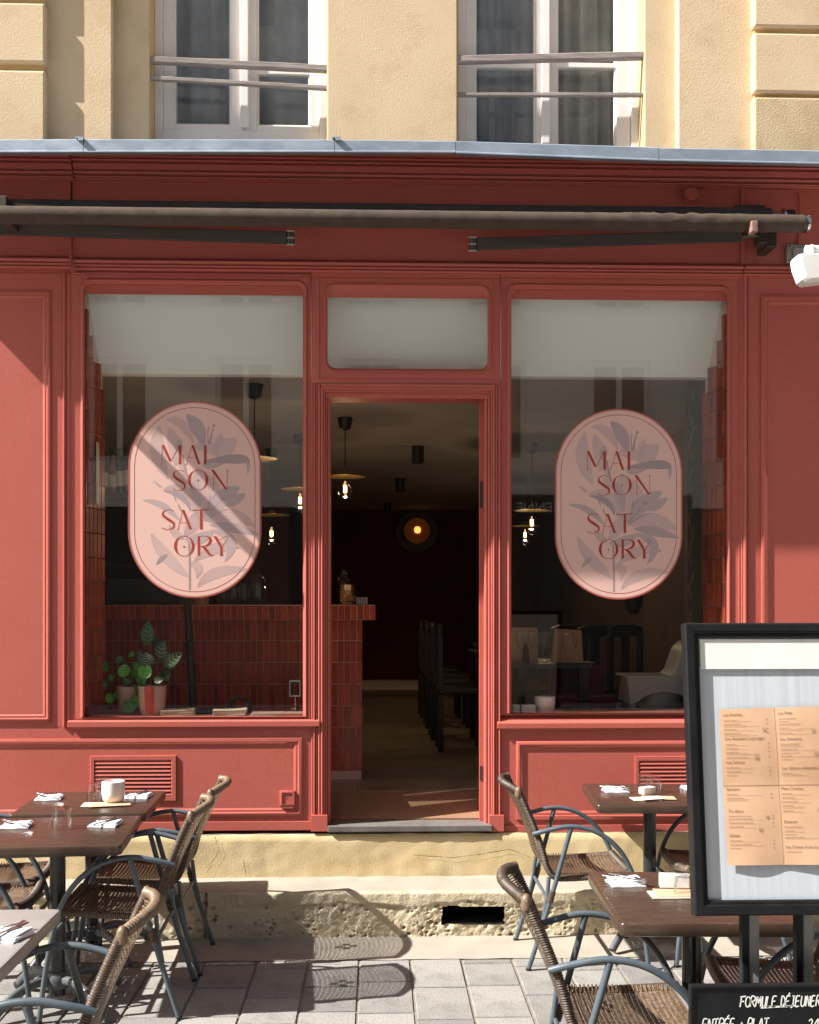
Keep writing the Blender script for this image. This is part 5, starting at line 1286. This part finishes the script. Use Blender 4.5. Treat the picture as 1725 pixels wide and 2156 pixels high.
fe = G(1496, 2046, .45); place_chair((fe.x+.24, 3.66), math.pi-.03, 'rattan armchair behind the menu stand posts at the near right table', cgp)

# ------------------------------------------------------------------ pedestal tables
def pedestal(c, rz, sx, sy, label, top, h=.755):
    t = thing('bistro_table', label, 'table', (c[0], c[1], 0), 'square pedestal tables on the terrace', rz)
    x, y = sx/2, sy/2
    m = MB(); L = []
    for ins, z in ((.012, h-.045), (.002, h-.040), (0, h-.030), (0, h-.008), (.003, h-.002), (.008, h)):
        L.append([Vector((p.x, p.z, z)) for p in loop((-x+ins, x-ins, -y+ins, y-ins), 0, (.014,)*4, 4)])
    m.loft(L); n = len(L[0]); o = len(m.v)-n; m.f.append(tuple(range(o, o+n))); m.f.append(tuple(range(n-1, -1, -1)))
    part('tabletop', m, top, t, smooth=35, world=False)
    part('pole', MB().tube([(0, 0, .05), (0, 0, h-.05)], .033, 20), POLE, t, smooth=60, world=False)
    m = MB(); m.prism([(-.10, h-.047), (.10, h-.047), (.095, h-.085), (-.085, h-.092)], -.06, .06); part('top_bracket', m, PLBLK, t, world=False, bevel=.006)
    for k in range(4):
        q = math.pi/4+k*math.pi/2; m = MB(); c_, s_ = math.cos(q), math.sin(q)
        P = [(.03, .115), (.12, .125), (.22, .095), (.30, .035), (.325, .008)]
        m.tube(resample(catmull([(r*c_, r*s_, z) for r, z in P]), .02), .021, 8, flat=.8); part('foot', m, FEET, t, smooth=60, world=False)
    part('hub', MB().lathe([(0, .08), (.05, .085), (.055, .12), (.045, .15), (.035, .155)], (0, 0, 0), 20), FEET, t, smooth=50, world=False)
    return t
HT = .755
def gt(u, v, z=HT): return G(u, v, z)
def table_from(br, fr, side, sx, sy, label, top):
    """one side edge given: back corner and front corner"""
    a, b = gt(*br), gt(*fr); d = (a-b).normalized(); rz = math.atan2(-d.x, d.y)
    ctr = (a+b)/2; ac = Vector((math.cos(rz), math.sin(rz), 0)); ctr = ctr-ac*side*sx/2
    return pedestal(ctr, rz, sx, sy, label, top), ctr, rz
T1 = table_from((350, 1665), (308, 1711), 1, .63, .60, 'brown square table farthest left with a white cup, nearest to the shopfront', TOPB)
T2 = table_from((301, 1714), (254, 1782), 1, .63, .62, 'brown square table on the left with an upturned glass, in front of the other', TOPB)
T3 = table_from((121, 1922), (0, 2040), 1, .62, .62, 'grey square table cut by the left picture edge', TOPG)
T4 = table_from((1226, 1651), (1256, 1692), -1, .62, .62, 'brown square table on the right nearest to the shopfront', TOPB)
T5 = table_from((1237, 1834), (1307, 1945), -1, .60, .64, 'brown square table on the right, in front, partly behind the menu stand', TOPB)

# ------------------------------------------------------------------ things on the tables
ZT = HT+.0006
def napkin(uv, rz, label, sx=.125, sy=.105):
    p = gt(*uv); m = MB()
    def layer(z, w, d, dx, dy, seed, curl):
        def fn(a, b):
            x, y = (a-.5)*w+dx, (b-.5)*d+dy
            zz = z+.0022*noise.noise(Vector((a*3+seed, b*3, seed)))+.004*max(0, a-.55)*curl+.002*math.sin(b*4+seed)
            return (x, y, max(.0012, zz))
        n = 9; o = len(m.v); m.grid(n, n, fn); o2 = len(m.v); m.grid(n, n, lambda a, b: (fn(a, b)[0], fn(a, b)[1], max(0, fn(a, b)[2]-.005)))
        N = n+1
        for i in range(n):
            m.f += [(o+i, o+i+1, o2+i+1, o2+i), (o+n*N+i, o+n*N+i+1, o2+n*N+i+1, o2+n*N+i), (o+i*N, o+(i+1)*N, o2+(i+1)*N, o2+i*N), (o+i*N+n, o+(i+1)*N+n, o2+(i+1)*N+n, o2+i*N+n)]
    layer(.005, sx, sy, 0, 0, rz, .2); layer(.0105, sx*.96, sy*.9, .003, .004, rz+3, .9); layer(.0155, sx*.5, sy*.86, sx*.20, .004, rz+5, 1)
    o = solo('napkin', m, NAPK, label, 'napkin', 'folded white napkins', smooth=50, loc=(p.x, p.y, ZT)); o.rotation_euler = (0, 0, rz); return p
fork_me = None
def fork_mesh():
    m = MB(); sec = [(-.095, .0030, .001), (-.06, .0045, .0015), (-.01, .0028, .003), (.03, .0026, .0055), (.045, .009, .005), (.058, .0105, .003)]
    m.loft([[Vector((x, -w_, z)), Vector((x, w_, z)), Vector((x, w_*.8, z+.002)), Vector((x, -w_*.8, z+.002))] for x, w_, z in sec])
    for k in range(4):
        y = -.0085+.0057*k; m.loft([[Vector((x, y-.0014, z)), Vector((x, y+.0014, z)), Vector((x, y+.001, z+.0018)), Vector((x, y-.001, z+.0018))] for x, z in ((.057, .003), (.075, .0025), (.095, .007), (.098, .008))])
    return m.mesh('fork', STEEL, 60)
def knife_mesh():
    m = MB(); sec = [(-.105, .004, .0), (-.06, .0055, .0), (-.005, .0045, .0005), (.005, .0075, .001), (.06, .0085, .001), (.095, .005, .001), (.108, .0008, .001)]
    m.loft([[Vector((x, -w_, z+.001)), Vector((x, w_, z+.001)), Vector((x, w_*.7, z+.004)), Vector((x, -w_*.7, z+.004))] for x, w_, z in sec]); return m.mesh('knife', STEEL, 60)
FM, KM = fork_mesh(), knife_mesh()
def cutlery(p, rz, where, off=(0, 0), tilt=0):
    for me, nm, d, zz in ((KM, 'knife', -.010, .0185), (FM, 'fork', .012, .0195)):
        o = link(bpy.data.objects.new(nm, me)); o['label'] = ('steel knife' if nm == 'knife' else 'steel fork')+' on the napkin '+where; o['category'] = nm; o['group'] = 'cutlery on the napkins'
        q = rz+(.12 if nm == 'knife' else -.06); o.location = (p.x+off[0]-math.sin(q)*d, p.y+off[1]+math.cos(q)*d, ZT+zz); o.rotation_euler = (0, 0, q); o.scale = (.78, .9, 1)
def setting(uv, rz, crz, where, **k): p = napkin(uv, rz, 'folded white napkin '+where, **k); cutlery(p, crz, where)
setting((103, 1683), .15, 2.6, 'at the left side of the far left table')
setting((290, 1679), -.1, .95, 'at the right side of the far left table')
setting((34, 1741), .1, 2.6, 'at the left side of the near brown table')
setting((222, 1738), -.12, .95, 'at the right side of the near brown table')
setting((12, 1973), -.3, 1.0, 'on the grey table at the left edge')
setting((1296, 1666), .05, -.75, 'at the left side of the far right table')
setting((1317, 1861), .05, -.75, 'at the left side of the near right table', sx=.12, sy=.10)
p = napkin((1462, 1661), .0, 'folded white napkin mostly hidden by the menu stand frame')
def tumbler(uv, label, r=.036, h=.085, inv=False, group=None):
    p = gt(*uv); pr = [(0, .012), (r*.70, .012), (r*.88, h*.45), (r*.95, h), (r, h), (r*.955, h*.55), (r*.97, h*.50), (r*.86, h*.12), (r*.80, 0), (0, 0)]
    if inv: pr = [(a, h-b) for a, b in pr]
    o = solo('tumbler', MB().lathe(pr, (0, 0, 0), 24), TUMB, label, 'glass', group, smooth=50, loc=(p.x, p.y, ZT)); return p
tumbler((199, 1685), 'clear tumbler left of the white cup on the far left table', inv=True); tumbler((216, 1674), 'clear tumbler behind the white cup on the far left table', inv=True)
tumbler((131, 1744), 'upturned clear tumbler alone on the near brown table at the left', .044, .092, inv=True)
tumbler((1359, 1664), 'left one of two clear tumblers on the far right table', inv=True, r=.04); tumbler((1377, 1669), 'right one of two clear tumblers on the far right table', inv=True, r=.04)
tumbler((1428, 1867), 'left one of two clear tumblers on the near right table', .040, .08, inv=True); tumbler((1444, 1889), 'right one of two clear tumblers on the near right table, beside the menu frame', .040, .08, inv=True)
def cards(uv, specs, label, mt=KRAFTL):
    p = gt(*uv); t = thing('menu_cards', label, 'menu cards', (p.x, p.y, ZT))
    for k, (dx, dy, sx, sy, rz) in enumerate(specs):
        o = part('card', MB().box(-sx/2, sx/2, -sy/2, sy/2, .0012+k*.003, .0036+k*.003), KRAFTL if k % 2 == 0 else KRAFT, t, world=False); o.location = (dx, dy, 0); o.rotation_euler = (0, .004 if k else 0, rz)
    return p
cards((220, 1695), [(-.03, 0, .15, .10, .1), (.03, -.015, .19, .10, .28)], 'two tan menu cards under the white cup on the far left table')
p = gt(239, 1691); t = lath('white_cup', [(0, .003), (.04, .0), (.052, .012), (.056, .04), (.055, .098), (.051, .10), (.049, .095), (.05, .02), (0, .016)], (p.x, p.y, ZT+.009), CUPW, 'white ceramic cup standing on menu cards on the far left table', 'cup', n=32)
def holder(uv, z, sx, sy, h, rz, label):
    p = gt(*uv); t = thing('menu_block', label, 'block', (p.x, p.y, ZT+z), rz=rz)
    part('block', MB().box(-sx/2, sx/2, -sy/2, sy/2, 0, h), PAPER, t, world=False, bevel=.003)
    part('wooden_end', MB().box(sx/2+.0005, sx/2+.006, -sy/2+.001, sy/2-.001, .001, h-.001), KRAFTL, t, world=False, bevel=.001); return p
cards((1372, 1683), [(-.03, 0, .14, .09, .05), (.04, .012, .16, .09, -.1), (.0, -.01, .12, .08, .3)], 'fan of tan menu cards on the far right table')
holder((1362, 1676), .011, .075, .04, .035, .5, 'white block with wooden end on the menu cards of the far right table')
cards((1420, 1884), [(0, -.01, .17, .09, -.02), (.01, 0, .15, .09, -.1)], 'two tan menu cards on the near right table')
holder((1420, 1874), .0095, .10, .035, .045, -.12, 'white block with wooden end on the menu cards of the near right table')

# ------------------------------------------------------------------ menu stand
YM = 3.0
base = W(1462, 1928, YM); TLT = R_(7.2)
mst = thing('menu_stand', 'black framed menu display case on two grey posts at the right front', 'menu stand', (base.x, base.y, 0))
MW, MH = .63, (Z(1312, YM+.108, 1500)-base.z)/math.cos(TLT)
Rm = Matrix.Translation(base) @ Matrix.Rotation(-TLT, 4, 'X')
def mtf(mb): return mb.tf(Rm)
fw = .041
m = MB()
def fr_loop(i, y): return loop((i, MW-i, i, MH-i), y)
m.loft([fr_loop(0, .03), fr_loop(0, -.006), fr_loop(.004, -.011), fr_loop(.024, -.012), fr_loop(.030, -.009), fr_loop(.0305, -.005), fr_loop(.037, -.004), fr_loop(fw, .000), fr_loop(fw, .012)])
part('frame', mtf(m), BLACKW, mst, smooth=30)
part('back_board', mtf(MB().box(fw-.004, MW-fw+.004, .010, .028, fw-.004, MH-fw+.004)), BOARDW, mst)
m = MB(); m.box(fw+.004, MW-fw-.002, .0015, .0035, MH-fw-.092, MH-fw-.006); hd = part('header_strip', mtf(m), PAPER, mst)
for nm, u in (('l', 1582), ('r', 1696)):
    x0, x1 = X(u-13, 3.06), X(u+15, 3.06)
    po = part('post', MB().box(x0+.008, x1, 3.05, 3.085, .02, base.z+.10), mat('grey_post_'+nm, (.17, .17, .165), (.22, .22, .21), rough=.5, scale=8), mst, bevel=.003)
    part('post_edge', MB().box(x0-.012, x0+.0075, 3.046, 3.08, .02, base.z+.10), BLACK, po, bevel=.004)
x0, x1 = X(1540, 3.06), X(1800, 3.06)
part('base', MB().box(x0-.05, x1+.05, 2.88, 3.24, 0, .02), BLACK, mst, bevel=.004)
# printed folded menu in the case
msh = thing('menu_sheet', 'large folded tan menu with printed columns inside the black display case', 'menu', tuple(Rm @ Vector((.1, .004, .15))))
off = root_of(msh)
def bx(u, v):
    """point of the tilted board seen at u,v, in board coordinates"""
    o = Vector((0, 0, E)); d = ray(u, v); Mi = Rm.inverted(); a = Mi @ o; b = Mi @ (o+d); k = -a.y/(b.y-a.y) ; return a.x+(b.x-a.x)*k, a.z+(b.z-a.z)*k
sx0, sz1 = bx(1515, 1494); sx0b, sz0 = bx(1530, 1822); sxm, szm = bx(1638, 1654)
sw = 2*(sxm-sx0)
def sheet_pt(a, b, o=0):
    """a 0..1 across, b 0..1 up"""
    x = sx0+.006*(1-b)+(sw)*a; z = sz0+(sz1-sz0)*b+.010*a*b*b
    y = -.0015+.005-.006*abs(math.sin(a*2*math.pi))*.5-.0035*abs(math.sin(b*2*math.pi))-.006*max(0, .16-b)*(1+.8*math.sin(a*9))*3
    return Rm @ Vector((x, y-o, z))
m = MB(); m.grid(40, 32, lambda a, b: sheet_pt(a, b)); part('paper', m, KRAFT, msh, smooth=60)
m = MB()
m.ribbon([(sheet_pt(.498, b/20, .0006), sheet_pt(.502, b/20, .0006)) for b in range(21)], 0); m.ribbon([(sheet_pt(a/20, .504, .0006), sheet_pt(a/20, .508, .0006)) for a in range(21)], 0)
part('fold_line', m, mat('fold_shade', (.42, .24, .13), rough=.9), msh)
def txt(s, size, fn, mt, parent, name='heading', shear=0):
    c = bpy.data.curves.new(name, 'FONT'); c.body = s; c.size = size; c.resolution_u = 2; c.shear = shear
    o = bpy.data.objects.new(name, c); COL.objects.link(o); dg = bpy.context.evaluated_depsgraph_get(); me = bpy.data.meshes.new_from_object(o.evaluated_get(dg))
    bpy.data.objects.remove(o); bpy.data.curves.remove(c)
    off = root_of(parent)
    for v in me.vertices: v.co = fn(v.co.x, v.co.y)-off
    me.materials.clear(); me.materials.append(mt); me.name = name
    p = link(bpy.data.objects.new(name, me)); p.parent = parent; return p
def sh(a0, b0): return lambda x, y: sheet_pt(a0+x/sw, b0+y/(sz1-sz0), .0012)
rnd = random.Random(3); lm = MB()
def lines(a0, a1, b0, b1, price=True, n=None):
    b = b0
    while b > b1+.03:
        w_ = rnd.uniform(.25, .6); a = a0
        bold = True
        for row in range(rnd.choice((1, 2, 2, 3))):
            if b < b1+.02: break
            lim = a0+(a1-a0)*(w_ if bold else rnd.uniform(.45, .95)); a = a0
            hgt = .0026 if bold else .0016
            while a < lim:
                ln = rnd.uniform(.006, .02); lm.ribbon([(sheet_pt(a, b, .001), sheet_pt(a, b+hgt, .001)), (sheet_pt(min(lim, a+ln), b, .001), sheet_pt(min(lim, a+ln), b+hgt, .001))], 0); a += ln+.004
            if bold and price: lm.ribbon([(sheet_pt(a1+.02, b, .001), sheet_pt(a1+.02, b+.004, .001)), (sheet_pt(a1+.032, b, .001), sheet_pt(a1+.032, b+.004, .001))], 0)
            b -= .0085; bold = False
        b -= .008
HS = .0118
heads = [('Les Entrées', .03, .955, .925, .80), ('Les Assiettes à partager', .035, .80, .77, .655), ('Les Salades', .035, .648, .62, .53), ('Starters', .025, .475, .45, .365), ('To share', .03, .335, .31, .205), ('Salads', .03, .18, .155, .06)]
for s, a, b, l0, l1 in heads: txt(s, HS, sh(a, b), INK, msh); lines(a+.002, .40, l0, l1)
heads = [('Les Plats', .53, .955, .925, .80), ('Les Desserts', .535, .79, .765, .625), ('Les Glaces artisanales de La Courtisane', .535, .605, .58, .535), ('Main Course', .52, .475, .45, .30), ('Dessert', .525, .265, .24, .13), ('Ice Cream from La Courtisane', .53, .105, .08, .045)]
for s, a, b, l0, l1 in heads: txt(s, HS, sh(a, b), INK, msh); lines(a+.002, .88, l0, l1)
part('printed_lines', lm, INK, msh)
m = MB()
for a, b, sc in ((.385, .845, 1), (.30, .665, 1.4), (.37, .29, .9), (.30, .21, 1), (.83, .83, 1.1), (.84, .68, 1.3), (.84, .33, 1)):
    for k in range(5):
        q = (k-2)*.35; m.ribbon([(sheet_pt(a+.004*k*sc, b+.0*k, .0013), sheet_pt(a+.0045*k*sc+.001, b, .0013)), (sheet_pt(a+.006*k*sc+q*.004, b+.012*sc, .0013), sheet_pt(a+.006*k*sc+q*.004+.003, b+.012*sc, .0013)), (sheet_pt(a+.005*k*sc+q*.012, b+.03*sc, .0013), sheet_pt(a+.005*k*sc+q*.012+.001, b+.03*sc, .0013))], 0)
part('printed_sketch', m, mat('sketch_ink', (.16, .085, .06), rough=.8), msh)
# chalkboard below
YB = 2.93
cb = thing('chalkboard', 'black lunch board with white handwriting hung under the menu case', 'chalkboard', (X(1453, YB), YB, 0))
cx0, cz1 = X(1453, YB), Z(2075, YB, 1453); cz0 = .12
part('board', MB().box(cx0, cx0+.66, YB, YB+.018, cz0, cz1), BLACK, cb, bevel=.003)
m = MB(); m.box(cx0+.003, cx0+.66, YB-.004, YB-.0005, cz1-.006, cz1-.001).box(cx0+.001, cx0+.006, YB-.004, YB-.0005, cz0, cz1-.007); part('edge_trim', m, BLACKW, cb)
GL = {'F': [[(0, 0), (.05, 1)], [(-.12, .98), (.62, 1.04)], [(0, .52), (.45, .55)]], 'O': [[(.3, 1), (.05, .8), (.02, .3), (.25, 0), (.55, .2), (.58, .7), (.35, 1)]], 'R': [[(0, 0), (.06, 1), (.5, .95), (.52, .65), (.08, .5)], [(.2, .5), (.6, 0)]],
      'M': [[(0, 0), (.12, 1), (.36, .35), (.62, 1), (.72, 0)]], 'U': [[(.02, 1), (.04, .25), (.25, 0), (.48, .2), (.52, 1)]], 'L': [[(.04, 1), (0, .02), (.45, .06)]], 'E': [[(.48, 1), (.05, .95), (.0, .03), (.5, .05)], [(.03, .5), (.4, .54)]],
      'D': [[(.05, 0), (.05, 1), (.45, .8), (.5, .3), (.02, 0)]], 'J': [[(.1, 1), (.5, 1)], [(.34, 1), (.32, .15), (.1, -.1), (-.05, .1)]], 'N': [[(0, 0), (.05, 1), (.45, .02), (.5, 1)]], 'T': [[(-.05, .98), (.55, 1.02)], [(.25, 1), (.22, 0)]],
      'P': [[(0, 0), (.05, 1), (.5, .92), (.48, .6), (.05, .48)]], 'A': [[(0, 0), (.28, 1), (.5, 0)], [(.08, .38), (.45, .4)]], '+': [[(.05, .45), (.45, .47)], [(.25, .25), (.25, .68)]], "'": [[(.2, 1.12), (.42, 1.32)]], '2': [[(.05, .8), (.25, 1), (.45, .8), (.35, .5), (.0, .02), (.5, .04)]], '4': [[(.35, 0), (.38, 1), (.0, .35), (.5, .36)]]}
def handwrite(s, u, v, hU, pitch, wd=.0036, sl=.12):
    mm = MB(); k = YB/F; h = hU*k; x = X(u, YB); z = Z(v, YB, u)
    for ch in s:
        if ch == ' ': x += pitch*k*.7; continue
        acc = ch in 'É'; g = {'É': 'E'}.get(ch, ch)
        for st in GL[g]+(GL["'"] if acc else []):
            P = smoothpts([(a*h*.74+b*h*sl+rnd.uniform(-.0008, .0008), b*h) for a, b in st], 5) if len(st) > 2 else [Vector((st[0][0]*h*.74+st[0][1]*h*sl, st[0][1]*h)), Vector((st[1][0]*h*.74+st[1][1]*h*sl, st[1][1]*h))]
            mm.ribbon([((x+p.x+_nn(P, i).x*wd/2, YB-.0012, z+p.y+_nn(P, i).y*wd/2), (x+p.x-_nn(P, i).x*wd/2, YB-.0012, z+p.y-_nn(P, i).y*wd/2)) for i, p in enumerate(P)], 0)
        x += pitch*k*(1.25 if g == 'M' else .8 if g in "+" else 1)
    return mm
m = handwrite('FORMULE DÉJEUNER', 1558, 2120, 22, 10.9); part('writing', m, CHALK, cb)
m = MB(); m.ribbon([((X(1602, YB), YB-.0012, Z(2128, YB)), (X(1602, YB), YB-.0012, Z(2132, YB))), ((X(1674, YB), YB-.0012, Z(2125, YB)), (X(1674, YB), YB-.0012, Z(2128.5, YB)))], 0); part('underline', m, CHALK, cb)
m = handwrite('ENTRÉE + PLAT', 1478, 2169, 24, 11.8); part('writing', m, CHALK, cb)
m = handwrite('24', 1700, 2169, 24, 14); part('writing', m, CHALK, cb)

# ------------------------------------------------------------------ opposite side of the street (behind the camera, seen mirrored in the glass)
YO = -7.0
op = thing('opposite_building', 'pale stone townhouse across the street reflected in the shop glass', 'building', (0, YO, 0))
m = MB(); wz = [(.5, 2.9), (4.2, 6.0), (6.9, 8.4), (9.3, 11.1), (12.1, 13.7)]; wx = [(-9.4+2.2*k, -9.4+2.2*k+1.05) for k in range(9)]
m.box(-14, 14, YO-.6, YO-.25, -.02, 15.4)
xs = [-14]+[q for a in wx for q in a]+[14]
for i in range(0, len(xs)-1, 2): m.box(xs[i], xs[i+1], YO-.249, YO, 3.4, 15.4)
for a, b in wx:
    m.box(a, b, YO-.249, YO-.001, 3.4, 4.2); m.box(a, b, YO-.249, YO-.001, 6.0, 6.9); m.box(a, b, YO-.249, YO-.001, 8.4, 9.3); m.box(a, b, YO-.249, YO-.001, 11.1, 12.1); m.box(a, b, YO-.249, YO-.001, 13.7, 15.4)
part('wall', m, mat('opposite_stone', (.74, .71, .66), (.80, .77, .72), rough=.95, scale=2), op)
for a, b in wx:
    for z0, z1 in wz[1:]:
        f = part('window', MB().box(a, a+.08, YO-.22, YO-.16, z0, z1).box(b-.08, b, YO-.22, YO-.16, z0, z1).box(a+.08, b-.08, YO-.22, YO-.16, z1-.08, z1).box(a+.08, b-.08, YO-.22, YO-.16, z0, z0+.1).box((a+b)/2-.05, (a+b)/2+.05, YO-.22, YO-.165, z0+.1, z1-.08), WHITE, op)
        part('pane', MB().box(a+.08, b-.08, YO-.21, YO-.2, z0+.1, z1-.08), mat('dark_pane', (.05, .055, .06), rough=.05), f) if (a, z0) == (wx[0][0], wz[1][0]) else part('pane', MB().box(a+.08, b-.08, YO-.21, YO-.2, z0+.1, z1-.08), bpy.data.materials['dark_pane'], f)
m = MB(); m.box(-14, 14, YO-.245, YO+.02, 0, 3.38); part('shop_front', m, mat('opposite_shop_dark', (.03, .035, .04), rough=.4), op)
yv = 2*YG-YO
px, pz = W(1075, 1068, yv).x, Z(1079, yv, 1120); hh = Z(1057, yv, 1120)-pz
sg = thing('shop_sign', 'dark shop sign with pale capitals across the street, mirrored in the right window', 'sign', (px, YO, pz))
part('panel', MB().box(px-2.6, px+3.2, YO+.022, YO+.04, pz-.12, pz+hh+.12), bpy.data.materials['opposite_shop_dark'], sg)
ltx = (W(1165, 1068, yv).x-px)
# seen from the shop the text runs towards -x ; in the mirror it starts at the right
txt('CUISINE INDIENNE', hh*1.38, lambda x, y: Vector((px+hh*1.38*8.9-x, YO+.0415, pz+y)), mat('sign_letters', (.75, .73, .68), rough=.6), sg, 'lettering')
